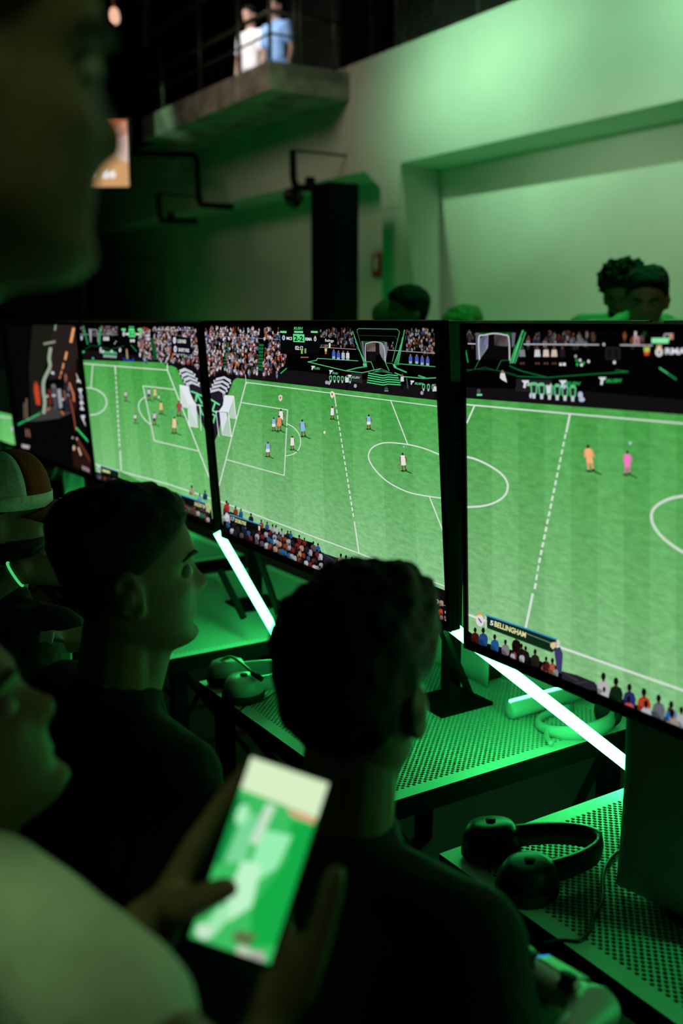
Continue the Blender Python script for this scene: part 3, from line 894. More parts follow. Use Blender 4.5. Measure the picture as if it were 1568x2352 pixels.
# ---- picture of the left screen
def pic_left(P):
    s3 = (0, 720, 3.136)
    P.T = s3
    P.quad(500, 50, 1700, 1700, (3, 3, 4)); P.up()
    P.poly([(590, 260), (1500, 360), (1500, 470), (590, 380)], (18, 16, 19)); P.up()
    P.field((590, 336), (1460, 362), (1600, 1500), (660, 1200), 20, grass_cols(5, 0.15, 10)); P.up()
    P.poly([(1190, 340), (1560, 380), (1600, 900), (1490, 870), (1440, 760), (1395, 640), (1330, 520), (1285, 420), (1270, 392), (1240, 378), (1190, 374)], (32, 30, 38)); P.up()
    P.poly([(1190, 340), (1470, 350), (1470, 520), (1340, 420), (1285, 420), (1270, 392), (1240, 378), (1190, 374)], (14, 12, 15)); P.up()
    P.T = (400, 830, 8.711)
    for k in range(4):
        dx, dy = 43 * k, 86 * k
        P.poly([(98 + dx, 175 + dy), (205 + dx, 130 + dy), (228 + dx, 190 + dy), (118 + dx, 232 + dy)], (200, 204, 214))
        P.poly([(205 + dx, 130 + dy), (360 + dx, 200 + dy), (392 + dx, 255 + dy), (228 + dx, 190 + dy)], (200, 204, 214))
        if k < 3:
            P.disc(120 + dx, 245 + dy, 15, 24, (208, 212, 220)); P.disc(408 + dx, 268 + dy, 18, 24, (208, 212, 220))
    P.up()
    G = (104, 216, 146)
    P.line([(340, 600), (450, 640), (590, 710)], 32, G); P.line([(455, 640), (430, 800)], 38, G); P.line([(470, 680), (550, 830), (610, 860)], 34, G); P.line([(480, 870), (620, 900)], 30, G); P.line([(510, 900), (560, 1050), (640, 1110)], 34, G); P.line([(600, 1110), (640, 1190)], 30, G)
    for k in range(6):
        P.line([(470 + 20 * k, 960 + 70 * k), (640, 1000 + 60 * k)], 6, (64, 64, 76))
    P.up()
    P.T = s3
    P.line([(595, 360), (660, 366), (1203, 408)], 7, LINE); P.line([(1203, 330), (1206, 408), (1520, 1215)], 8, LINE)
    P.line([(668, 366), (655, 535)], 7, LINE); P.curve([(610, 536), (655, 538), (710, 556), (752, 592), (768, 640), (750, 690), (705, 722), (650, 732)], 8, LINE)
    P.line([(829, 376), (833, 440)], 8, LINE); P.dash((834, 455), (862, 970), 15, 9, LINE); P.line([(865, 990), (873, 1136)], 9, LINE)
    P.line([(1260, 548), (1030, 522), (1112, 917), (1434, 992)], 7, LINE); P.curve([(1042, 602), (1008, 632), (998, 672), (1014, 722), (1050, 772), (1086, 798)], 7, LINE)
    P.line([(690, 1086), (870, 1138), (1200, 1225), (1540, 1340)], 8, LINE)
    P.up()
    P.T = (400, 830, 8.711)
    P.line([(290, 480), (320, 640)], 14, (176, 182, 204)); P.line([(515, 885), (540, 1385)], 14, (224, 228, 234))
    P.poly([(112, 470), (290, 495), (320, 640), (390, 790), (445, 860), (275, 840)], (226, 230, 238))
    P.poly([(112, 470), (270, 850), (270, 925), (145, 905)], (190, 212, 200)); P.poly([(275, 840), (440, 865), (475, 1320), (305, 935)], (214, 222, 228)); P.poly([(275, 935), (305, 935), (475, 1320), (298, 1290)], (170, 204, 180)); P.up()
    for k in range(14):
        t = k / 13
        P.line([(128 + 16 * t, 530 + 370 * t), (150 + 120 * t, 560 + 360 * t)], 8, (230, 234, 238)); P.line([(280 + 20 * t, 940 + 350 * t), (320 + 150 * t, 960 + 355 * t)], 8, (230, 234, 238))
    P.line([(112, 470), (145, 905), (270, 925)], 14, WHITE); P.line([(112, 470), (275, 840), (298, 1290), (475, 1320)], 18, WHITE); P.line([(275, 840), (515, 885)], 14, WHITE)
    P.up()
    # stands
    P.T = (180, 740, 5.227)
    P.crowd([(20, 45), (60, 45), (80, 140), (30, 150)], 14, 22, dim=.6); P.crowd([(275, 45), (470, 45), (470, 140), (275, 135)], 90, 22, dim=.72)
    P.crowd([(900, 50), (1425, 50), (1470, 540), (1430, 560), (1380, 500), (960, 460), (900, 230)], 560, 24)
    P.crowd([(715, 60), (860, 60), (860, 190), (900, 460), (800, 470), (715, 260)], 170, 24); P.up()
    P.line([(25, 145), (470, 150)], 9, (130, 130, 140)); P.line([(930, 92), (1420, 98)], 5, (170, 170, 176))
    for k in range(11):
        P.poly([(862 + 4 * k, 190 + 24 * k), (908 + 4 * k, 192 + 24 * k), (912 + 4 * k, 208 + 24 * k), (866 + 4 * k, 206 + 24 * k)], (18, 96, 44))
    P.quad(1240, 395, 1268, 440, (16, 90, 40)); P.up()
    P.poly([(50, 40), (68, 40), (122, 265), (104, 270)], (40, 130, 76)); P.poly([(252, 60), (272, 70), (262, 270), (240, 275)], (52, 160, 94))
    P.poly([(125, 80), (160, 84), (158, 235), (142, 235)], (150, 154, 158)); P.curve([(150, 240), (148, 110), (165, 92), (200, 90), (228, 110), (236, 235)], 10, (150, 150, 154)); P.poly([(178, 110), (226, 118), (226, 170), (180, 170)], (88, 78, 74))
    P.line([(85, 320), (150, 280), (240, 290), (380, 325), (550, 285)], 8, (20, 74, 44)); P.line([(632, 275), (700, 350)], 10, (24, 130, 66)); P.line([(545, 430), (550, 455), (662, 465), (660, 435)], 12, (30, 70, 190))
    P.disc(62, 357, 14, 14, (60, 190, 110)); P.disc(176, 436, 12, 14, (70, 200, 120))
    for x in (310, 335, 358):
        P.poly([(x - 9, 175), (x + 9, 175), (x + 11, 220), (x - 11, 220)], (206, 206, 200))
    for x, y, rx, ry in ((38, 190, 12, 26), (268, 335, 12, 36), (500, 335, 14, 26), (437, 255, 8, 8), (518, 237, 8, 8), (452, 232, 7, 7), (740, 390, 12, 30)):
        P.disc(x, y, rx, ry, (190, 196, 200))
    P.quad(300, 350, 445, 420, (40, 120, 80)); P.up()
    P.seats(312, 362, 27, 6, 38, 2)
    for x in (300, 400):
        P.disc(x, 355, 16, 20, (216, 218, 222))
    P.poly([(570, 330), (590, 330), (600, 440), (578, 440)], (156, 146, 110)); P.disc(580, 325, 7, 10, (150, 104, 80)); P.up()
    P.poly([(1110, 155), (1345, 190), (1362, 390), (1118, 370)], (10, 12, 22)); P.quad(480, 60, 715, 260, (5, 6, 7)); P.up()
    P.disc(1155, 217, 19, 40, (212, 214, 220)); P.disc(1164, 322, 19, 40, (206, 208, 214)); P.up()
    P.disc(1156, 220, 7, 16, (150, 152, 160)); P.disc(1165, 325, 7, 16, (140, 144, 150))
    P.text('LOB PASS', (1192, 246), (1292, 252), (0, -40), WHITE, .03); P.text('SHORT PASS', (1202, 350), (1330, 360), (0, -40), WHITE, .03)
    P.text('RUSH', (608, 64), (664, 66), (0, -20), (80, 210, 120), .03, 4)
    for x0, x1 in ((520, 568), (606, 672), (712, 764)):
        P.poly([(x0, 74), (x1, 76), (x1, 106), (x0, 102)], (100, 220, 134))
    P.poly([(600, 108), (682, 112), (684, 182), (604, 178)], (84, 216, 120)); P.up()
    P.text('3-1', (614, 162), (672, 164), (0, -42), (16, 70, 34), .03); P.disc(546, 140, 15, 30, (190, 194, 200)); P.poly([(732, 110), (756, 112), (758, 160), (746, 172), (734, 158)], (150, 200, 90))
    for x in (572, 585, 597, 692, 706, 720):
        P.disc(x, 143, 6, 15, WHITE, 8)
    for x in (628, 641, 659, 671):
        P.disc(x, 222, 6, 20, WHITE, 8)
    for x in (809, 820, 831, 842, 853):
        P.disc(x, 160, 4, 13, WHITE, 8)
    P.quad(800, 184, 816, 216, (70, 150, 210)); P.quad(820, 184, 862, 218, (190, 190, 196))
    P.up()
    # players
    P.T = s3
    Y, W2 = (206, 200, 130), (198, 196, 204)
    P.player(906, 632, 74, W2, (90, 80, 110)); P.player(1073, 624, 86, W2, (60, 56, 76)); P.player(1117, 618, 82, Y); P.player(1160, 724, 92, Y); P.player(1290, 738, 108, (160, 70, 80)); P.player(1113, 802, 92, W2, (60, 56, 76)); P.player(1256, 862, 118, (220, 206, 160)); P.player(974, 790, 66, (220, 222, 220), (70, 80, 80))
    P.disc(1145, 602, 6, 8, WHITE); P.disc(972, 692, 5, 6, (200, 60, 50)); P.disc(1245, 708, 5, 7, (60, 110, 200)); P.up()
    # near crowd and name plates
    dk = [(70, 50, 44), (40, 36, 40), (90, 84, 96), (110, 60, 40), (60, 60, 80), (130, 120, 120)]
    P.poly([(690, 1140), (860, 1180), (990, 1235), (1300, 1330), (1520, 1400), (1540, 1560), (690, 1320)], (9, 8, 9)); P.up()
    P.poly([(860, 1130), (990, 1200), (1300, 1300), (1300, 1330), (990, 1235), (870, 1195)], (70, 150, 70)); P.up()
    P.spectators([(700, 1160), (870, 1205), (1000, 1245), (1300, 1340), (1500, 1420)], 34, 22, dk); P.spectators([(700, 1210), (870, 1245), (1300, 1390), (1490, 1450)], 34, 22, dk); P.up()
    P.spectators([(1320, 1380), (1400, 1410), (1500, 1470)], 12, 24, [(190, 180, 180), (120, 60, 50), (40, 120, 70), (150, 160, 190)]); P.up()
    P.fan(1382, 1262, 36, (190, 170, 140)); P.fan(1440, 1318, 32, (130, 170, 210)); P.fan(1478, 1298, 34, (40, 60, 110)); P.fan(1268, 1305, 26, (150, 110, 90))
    P.poly([(725, 1100), (855, 1140), (855, 1180), (728, 1150)], (12, 30, 16)); P.poly([(1302, 1305), (1480, 1370), (1480, 1420), (1305, 1360)], (8, 14, 12)); P.up()
    P.line([(728, 1098), (852, 1138)], 6, (50, 140, 170)); P.line([(1300, 1304), (1482, 1368)], 7, (60, 150, 200)); P.line([(1482, 1368), (1490, 1430)], 5, (200, 204, 208))
    P.poly([(738, 1120), (792, 1136), (793, 1152), (740, 1138)], (206, 214, 130)); P.text('SARGENT', (1400, 1380), (1462, 1402), (2, -26), (206, 206, 140), .03); P.text('9', (1464, 1404), (1474, 1408), (2, -26), WHITE, .03)
    P.disc(714, 1118, 10, 27, (200, 206, 214)); P.poly([(1490, 1365), (1516, 1375), (1520, 1410), (1508, 1440), (1494, 1420)], (196, 200, 130)); P.up(); P.disc(714, 1122, 4, 12, (60, 74, 110)); P.line([(1500, 1378), (1510, 1428)], 5, (60, 150, 80))

# ---- picture of the right screen
def pic_right(P):
    s5 = (1000, 720, 2.7606)
    P.T = s5
    P.quad(100, 50, 4000, 3400, (3, 3, 4)); P.up()
    P.poly([(190, 470), (900, 490), (1700, 560), (4000, 700), (4000, 900), (190, 560)], (17, 15, 18)); P.up()
    P.field((190, 537), (5200, 921), (5200, 5600), (190, 2000), 60, grass_cols(9, 0.3, 30)); P.up()
    P.line([(190, 577), (850, 636), (1600, 700), (2900, 812), (5000, 992)], 9, LINE); P.line([(248, 582), (198, 695)], 10, LINE)
    P.line([(852, 636), (829, 752)], 12, LINE); P.dash((824, 766), (652, 1600), 17, 13, LINE); P.dash((652, 1600), (625, 1770), 3, 14, LINE)
    P.curve([(190, 908), (260, 926), (350, 970), (420, 1020), (455, 1075), (452, 1130), (420, 1172), (360, 1205), (290, 1222), (195, 1228)], 12, LINE)
    P.curve([(1720, 1150), (1568, 1158), (1470, 1180), (1395, 1225), (1368, 1280), (1385, 1350), (1450, 1430), (1568, 1512), (1760, 1590)], 16, LINE)
    P.T = (1000, 1288, 2.7606)
    P.line([(616, 210), (565, 455)], 15, LINE); P.line([(195, 338), (800, 552), (1568, 822), (2000, 985), (4600, 1990)], 14, LINE)
    P.up()
    P.T = s5
    P.player(985, 1000, 165, (244, 176, 120), None, (226, 156, 110), lean=-.12); P.player(1216, 1022, 150, (240, 124, 190), None, (200, 120, 140))
    P.disc(1234, 822, 9, 9, (180, 210, 220)); P.up()
    # stands and tunnel
    P.T = (1060, 740, 3.087)
    P.crowd([(38, 70), (100, 70), (98, 140), (45, 145)], 9, 34, dim=.5); P.crowd([(460, 70), (960, 70), (960, 140), (470, 140)], 44, 38, dim=.55); P.crowd([(1130, 80), (1320, 70), (1320, 150), (1130, 150)], 6, 36, dim=.7); P.crowd([(1800, 70), (5200, 80), (5200, 180), (1800, 160)], 90, 44, dim=.55)
    P.up()
    P.poly([(108, 75), (350, 72), (350, 110), (108, 110)], (14, 84, 30)); P.poly([(100, 75), (128, 75), (118, 265), (104, 265)], (90, 94, 104)); P.poly([(355, 75), (383, 75), (372, 165), (356, 180)], (96, 100, 110)); P.up()
    P.poly([(122, 108), (170, 88), (240, 80), (300, 88), (340, 110), (340, 268), (122, 265)], (10, 8, 10)); P.poly([(230, 84), (300, 90), (330, 110), (328, 172), (232, 165)], (104, 92, 88)); P.poly([(122, 115), (190, 88), (186, 180), (128, 265)], (150, 158, 178)); P.up()
    for k in range(6):
        P.line([(130 + 9 * k, 115 - 5 * k), (136 + 9 * k, 245 - 18 * k)], 5, (90, 98, 124))
    P.curve([(126, 265), (122, 110), (160, 92), (230, 80), (300, 90), (334, 112), (340, 270)], 9, (196, 198, 206))
    P.line([(435, 58), (345, 290)], 11, (60, 180, 100)); P.line([(452, 72), (378, 290)], 9, (50, 160, 90)); P.line([(420, 110), (362, 290)], 6, (110, 220, 150)); P.line([(380, 160), (350, 280)], 5, (40, 130, 74))
    P.line([(30, 200), (45, 285)], 8, (30, 150, 74)); P.line([(125, 268), (92, 332)], 4, (30, 120, 60)); P.line([(280, 272), (248, 340)], 4, (30, 120, 60)); P.line([(280, 272), (340, 268)], 3, (30, 120, 60))
    for k in range(3):
        P.line([(35, 348 - 6 * k), (165, 318 + 8 * k), (290, 355 - 4 * k), (390, 384 - 6 * k)], 3, (18, 70, 40))
    P.line([(390, 384), (610, 392), (900, 370), (1180, 352)], 6, (20, 110, 54)); P.line([(340, 310), (420, 345), (600, 390)], 9, (18, 90, 46)); P.line([(1090, 340), (1180, 350), (1060, 360)], 5, (30, 120, 60)); P.line([(1402, 324), (1520, 405)], 12, (26, 130, 66)); P.line([(1402, 324), (1460, 362)], 5, (110, 220, 150))
    P.line([(440, 156), (972, 160)], 9, (170, 172, 178)); P.line([(1124, 162), (1352, 164)], 9, (170, 172, 178)); P.line([(45, 152), (98, 154)], 7, (190, 190, 196))
    P.up()
    for x, c, l in ((537, (196, 198, 206), 40), (598, (206, 190, 176), 40), (656, (200, 182, 166), 40), (714, (30, 24, 26), 40), (430, (120, 124, 132), 26)):
        P.poly([(x - 17, 195), (x + 17, 195), (x + 22, 245), (x - 22, 245)], c); P.disc(x, 182, 9, 13, (90, 56, 46)); P.quad(x - 14, 245, x + 14, 262, (14, 10, 12)); P.quad(x - 16, 285, x - 3, 300, (90, 56, 46)); P.quad(x + 3, 285, x + 16, 300, (90, 56, 46))
    P.quad(693, 288, 712, 308, WHITE); P.quad(718, 288, 738, 308, WHITE)
    P.disc(1312, 175, 14, 14, (120, 80, 60)); P.poly([(1290, 175), (1334, 175), (1332, 210), (1294, 210)], (176, 196, 80)); P.poly([(1294, 210), (1330, 210), (1326, 236), (1296, 236)], (214, 70, 40))
    P.quad(1020, 178, 1124, 266, (34, 34, 38)); P.up(); P.quad(1028, 186, 1068, 258, (18, 18, 20)); P.quad(1076, 186, 1116, 258, (18, 18, 20))
    P.poly([(1346, 112), (1474, 112), (1464, 150), (1346, 148)], (140, 232, 168)); P.line([(1434, 108), (1440, 86), (1490, 84)], 9, (170, 172, 178)); P.quad(1470, 80, 1500, 122, (190, 130, 110)); P.quad(1225, 62, 1240, 100, (190, 194, 200)); P.poly([(1222, 100), (1260, 100), (1262, 155), (1218, 155)], (186, 130, 116)); P.quad(1230, 122, 1250, 152, (40, 80, 170)); P.quad(1290, 60, 1305, 96, (10, 70, 24))
    for x, y, c in ((840, 270, (200, 204, 210)), (850, 303, (214, 216, 220)), (900, 278, (206, 210, 214)), (820, 300, (30, 170, 70)), (865, 290, (30, 150, 60)), (1083, 285, (220, 222, 226)), (808, 242, (150, 154, 160)), (815, 270, (24, 130, 56)), (1008, 158, (190, 170, 150))):
        P.disc(x, y, 10, 12, c, 8)
    P.up()
    # hoardings, seats, staff
    P.poly([(390, 400), (640, 408), (640, 500), (380, 490)], (30, 30, 34)); P.up()
    for x, y in ((424, 412), (690, 412), (970, 390)):
        P.poly([(x, y), (x + 55, y), (x + 48, y + 18), (x + 36, y + 20), (x + 28, y + 56), (x + 12, y + 52), (x + 18, y + 22)], (214, 216, 222))
    P.text('RUSH', (462, 452), (545, 456), (5, -24), (190, 226, 200), .03, 5); P.text('RUSH', (735, 446), (832, 448), (6, -24), (40, 170, 84), .03, 5); P.text('RUSH', (1022, 428), (1124, 426), (6, -24), (40, 170, 84), .03, 5)
    P.up(); P.seats(513, 445, 55, 6, 62, 4); P.up()
    P.poly([(598, 445), (634, 445), (632, 505), (604, 505)], (212, 214, 220)); P.disc(614, 438, 14, 18, (40, 30, 28)); P.poly([(275, 362), (305, 360), (322, 428), (288, 410), (272, 395)], (206, 214, 216)); P.disc(290, 352, 10, 12, (150, 104, 80)); P.disc(122, 490, 14, 18, (70, 76, 80)); P.quad(108, 508, 146, 522, (110, 214, 140))
    for x, y, rx, ry in ((842, 515, 18, 24), (852, 548, 22, 18), (490, 520, 10, 20), (728, 455, 12, 14), (728, 460, 10, 14)):
        P.disc(x, y, rx, ry, (176, 184, 206), 12, .7)
    P.disc(1400, 212, 27, 32, (226, 220, 206)); P.disc(1400, 172, 20, 12, (216, 166, 116)); P.up(); P.disc(1400, 214, 13, 18, (110, 120, 170)); P.line([(1388, 200), (1412, 230)], 6, (200, 190, 170))
    P.text('RMA', (1444, 226), (1590, 226), (0, -42), (226, 228, 232), .03)
    P.up()
    # near crowd and name plate
    P.T = (1000, 1288, 2.7606)
    P.poly([(195, 455), (215, 470), (240, 500), (500, 570), (700, 650), (800, 700), (1000, 790), (1100, 840), (1600, 1050), (4600, 2240), (4600, 2700), (1500, 1300), (195, 560)], (8, 7, 8)); P.up()
    P.poly([(805, 700), (900, 725), (1010, 770), (1050, 830), (900, 800), (800, 750)], (36, 34, 42)); P.line([(820, 715), (900, 760)], 10, (54, 52, 62)); P.line([(880, 780), (960, 765)], 8, (54, 52, 62)); P.up()
    for x, y, s_, c in ((252, 460, 52, (70, 22, 16)), (303, 465, 58, (30, 80, 140)), (376, 505, 54, (36, 96, 156)), (444, 535, 50, (140, 136, 144)), (512, 505, 56, (26, 14, 14)), (545, 560, 50, (20, 18, 20)), (572, 575, 48, (24, 24, 26)), (632, 600, 56, (40, 34, 24)), (702, 640, 46, (90, 30, 30)), (742, 655, 54, (190, 100, 70)), (495, 580, 40, (130, 60, 44)), (690, 665, 40, (150, 80, 60))):
        P.fan(x, y, s_, c)
    P.up()
    P.poly([(752, 560), (790, 545), (808, 590), (800, 715), (770, 700)], (58, 56, 100)); P.disc(775, 520, 14, 22, (206, 204, 200)); P.fan(548, 600, 34, (190, 190, 200)); P.fan(762, 690, 34, (150, 150, 156)); P.fan(490, 590, 30, (180, 184, 200))
    P.poly([(325, 345), (770, 500), (765, 560), (740, 582), (328, 425)], (14, 40, 24)); P.up()
    P.line([(322, 345), (560, 425), (770, 500)], 9, (50, 140, 190)); P.line([(330, 425), (740, 580)], 5, (16, 90, 50)); P.line([(318, 350), (320, 428)], 8, (200, 200, 204)); P.line([(575, 460), (735, 522)], 5, (110, 130, 116))
    P.text('5', (346, 404), (366, 411), (3, -28), WHITE, .03); P.text('BELLINGHAM', (373, 414), (572, 487), (3, -32), (222, 222, 160), .03)
    P.disc(282, 378, 25, 40, (228, 214, 200), rot=-.15); P.disc(280, 338, 17, 13, (206, 150, 100)); P.poly([(728, 520), (760, 515), (765, 545), (745, 562), (730, 545)], (214, 196, 150)); P.up()
    P.disc(282, 380, 17, 30, (214, 214, 222), rot=-.15); P.line([(274, 366), (292, 392)], 8, (40, 70, 150))
    for x, y, s_, c in ((1065, 765, 78, (206, 204, 206)), (1145, 800, 84, (18, 40, 22)), (1230, 835, 78, (40, 50, 110)), (1322, 868, 84, (196, 72, 40)), (1415, 905, 80, (110, 116, 126)), (1495, 945, 78, (120, 140, 170)), (1560, 975, 70, (190, 196, 202)), (1660, 1020, 80, (150, 60, 50)), (1750, 1060, 80, (60, 70, 120)), (1850, 1110, 84, (180, 184, 190)), (1950, 1160, 84, (60, 110, 70))):
        P.fan(x, y, s_, c)
    for k in range(22):
        P.fan(2050 + 110 * k, 1205 + 45 * k, 88 + 4 * k, random.choice([(150, 60, 50), (60, 70, 120), (160, 164, 170), (60, 110, 70), (30, 30, 36), (180, 150, 120)]))
    P.up()
    P.fan(1500, 1000, 84, (176, 160, 150)); P.fan(1335, 935, 70, (200, 204, 214)); P.fan(1225, 905, 66, (220, 92, 90)); P.fan(1070, 835, 50, (206, 210, 216)); P.fan(1480, 960, 44, (40, 110, 190))

# ---- picture of the far-left screen (players walking out of a tunnel) and of the one beyond it
def pic_tunnel(P):
    P.T = (20, 740, 6.03)
    P.quad(-600, -200, 1500, 2800, (5, 6, 6)); P.up()
    P.poly([(480, 30), (975, 40), (985, 500), (880, 640), (700, 780), (560, 800), (560, 400)], (38, 30, 28)); P.poly([(975, 300), (1030, 800), (900, 1300), (860, 900), (800, 760)], (44, 22, 18)); P.up()
    P.poly([(330, 30), (640, 40), (560, 300), (480, 800), (440, 1290), (300, 1300), (280, 600)], (24, 28, 20)); P.up()
    P.poly([(200, 1380), (560, 1150), (760, 1240), (900, 1240), (700, 1330), (420, 1370)], (60, 58, 56)); P.up()
    for x, y, l, w in ((880, 180, 190, 38), (793, 465, 100, 28), (753, 607, 70, 20), (727, 700, 46, 16), (709, 763, 32, 13)):
        P.line([(x + l * .1, y - l * .5), (x - l * .1, y + l * .5)], w, (232, 158, 104))
    P.curve([(650, 40), (640, 110)], 22, (130, 160, 130)); P.line([(490, 300), (640, 270)], 34, (130, 140, 120))
    P.curve([(580, 360), (560, 500), (570, 620), (490, 800), (480, 950), (500, 1100), (485, 1260)], 44, (150, 166, 146))
    P.poly([(585, 680), (630, 690), (628, 725), (590, 715)], (206, 210, 210)); P.up()
    P.poly([(350, 860), (410, 870), (428, 980), (440, 1150), (380, 1140), (350, 960)], (186, 66, 40)); P.disc(378, 850, 24, 30, (160, 56, 36))
    P.poly([(540, 930), (590, 930), (600, 1140), (545, 1150)], (96, 36, 30)); P.poly([(590, 900), (660, 890), (680, 1200), (630, 1200)], (70, 70, 76)); P.poly([(670, 930), (720, 920), (745, 1180), (700, 1195)], (150, 154, 160)); P.disc(620, 890, 30, 34, (110, 112, 120)); P.poly([(600, 1000), (650, 1000), (650, 1030), (600, 1030)], (190, 194, 196))
    P.poly([(770, 830), (850, 830), (870, 1150), (860, 1250), (770, 1240), (755, 1000)], (34, 32, 40)); P.disc(790, 770, 22, 60, (130, 84, 76)); P.line([(840, 840), (895, 1000), (905, 1095)], 26, (190, 112, 84)); P.line([(765, 950), (785, 1070)], 24, (130, 84, 72)); P.disc(830, 920, 14, 40, (170, 172, 184)); P.disc(825, 1012, 24, 22, (150, 150, 166))
    P.line([(850, 1060), (900, 1300), (930, 1500)], 16, (150, 74, 50)); P.disc(750, 1070, 12, 18, (206, 210, 214)); P.disc(532, 1025, 12, 18, (206, 210, 206))
    P.line([(120, 1425), (215, 1372)], 20, (40, 190, 100)); P.line([(235, 1365), (430, 1268)], 20, (56, 180, 104)); P.line([(935, 1462), (1125, 1680)], 22, (50, 200, 110)); P.line([(530, 1222), (565, 1190)], 20, (200, 110, 60)); P.line([(725, 1230), (762, 1278)], 16, (206, 120, 70))
    P.line([(215, 1120), (218, 1330)], 16, (110, 96, 84)); P.line([(245, 1060), (255, 1340)], 16, (130, 104, 92)); P.line([(240, 1480), (246, 1580)], 14, (150, 106, 90)); P.line([(275, 1490), (290, 1590)], 14, (150, 106, 90))
    P.poly([(180, 1690), (290, 1710), (280, 1755), (185, 1735)], (180, 170, 180))
    P.poly([(960, 1640), (1145, 1900), (1160, 2120), (900, 2000), (880, 1800)], (38, 18, 14)); P.up()
    P.line([(960, 1640), (1150, 1950)], 40, (84, 44, 30)); P.line([(965, 1740), (1000, 1840)], 24, (206, 170, 150)); P.disc(903, 1742, 16, 36, (216, 176, 156)); P.disc(885, 1600, 12, 16, (190, 160, 150)); P.disc(945, 1615, 14, 18, (190, 160, 150))
    for k in range(4):
        P.line([(1025 + 26 * k, 1990 + 12 * k), (1030 + 26 * k, 2040 + 12 * k)], 14, (170, 150, 156))
    P.poly([(930, 500), (1000, 520), (1060, 900), (1120, 1640), (1000, 1500), (940, 1300)], (10, 9, 10)); P.up()
    # AWAY, reading upwards along the right edge
    for ch, y0, y1, x in (('A', 1440, 1285, 1062), ('W', 1275, 1065, 1044), ('A', 1065, 915, 1024), ('Y', 905, 760, 1000)):
        P.text(ch, (x, y0), (x - 12, y1), (-52, -60), (206, 208, 210), .04)

def pic_pitch_far(P):
    P.T = (0, 0, 1)
    P.quad(-500, 600, 300, 1300, (4, 5, 4)); P.up()
    P.field((-200, 860), (60, 880), (80, 1030), (-200, 980), 8, grass_cols(3, 0, 4)); P.up()
    P.poly([(-200, 840), (20, 850), (38, 955), (-200, 900)], (4, 16, 6)); P.up()
    P.line([(-200, 930), (60, 965)], 2, LINE); P.disc(28, 985, 3, 5, (190, 190, 210)); P.up()
    P.poly([(-200, 985), (60, 1035), (60, 1060), (-200, 1010)], (4, 5, 4))
M['back_grey'] = mat('grey_back_panel', (0.26, 0.25, 0.24), 0.6, var=0.2)

# ================================================================== THE GAMING ROW
DZ = HC - 0.94                 # desk top height
DF, DB = 1.030, 1.800          # front and back edge of the desks
TABLES = [-2.326 + 1.034 * k for k in range(-3, 3)]     # left edges
TW = 0.827

# ---- perforated steel desk: one sheet with real round holes, shared by every desk
def perforated_sheet(w, d, pitch=0.0142, r_=0.0044, mx=0.03, my=0.034):
    nx = int((w - 2 * mx) / pitch)
    ry = pitch * 0.5
    ny = int((d - 2 * my) / ry / 2)
    px = (w - 2 * mx) / nx
    py = (d - 2 * my) / ny
    V, F = [], []
    # two interleaved lattices: cell = px by py/2 rows, every other row shifted by half a pitch
    rows = ny * 2
    rh = (d - 2 * my) / rows
    def cell(x0, y0, x1, y1):
        i = len(V)
        cx, cy = (x0 + x1) / 2, (y0 + y1) / 2
        V.extend([(x0, y0, 0), (cx, y0, 0), (x1, y0, 0), (x1, cy, 0), (x1, y1, 0), (cx, y1, 0), (x0, y1, 0), (x0, cy, 0)])
        for k in range(8):
            a = math.radians(225 + 45 * k)
            V.append((cx + r_ * math.cos(a), cy + r_ * math.sin(a), 0))
        for k in range(8):
            V.append((V[i + 8 + k][0], V[i + 8 + k][1], -0.002))
        for k in range(8):
            n = (k + 1) % 8
            F.append((i + k, i + n, i + 8 + n, i + 8 + k))
            F.append((i + 8 + k, i + 8 + n, i + 16 + n, i + 16 + k))
    for j in range(rows):
        y0 = my + j * rh
        sh = px / 2 if j % 2 else 0
        n = nx - 1 if j % 2 else nx
        for k in range(n):
            x0 = mx + sh + k * px
            cell(x0, y0, x0 + px, y0 + rh)
        if j % 2:
            for a, b in ((mx, mx + px / 2), (w - mx - px / 2, w - mx)):
                i = len(V)
                V.extend([(a, y0, 0), (b, y0, 0), (b, y0 + rh, 0), (a, y0 + rh, 0)])
                F.append((i, i + 1, i + 2, i + 3))
    for x0, y0, x1, y1 in ((0, 0, w, my), (0, d - my, w, d), (0, my, mx, d - my), (w - mx, my, w, d - my)):
        i = len(V)
        V.extend([(x0, y0, 0), (x1, y0, 0), (x1, y1, 0), (x0, y1, 0)])
        F.append((i, i + 1, i + 2, i + 3))
    me = bpy.data.meshes.new('perforated_sheet')
    me.from_pydata(V, [], F)
    me.update()
    return me

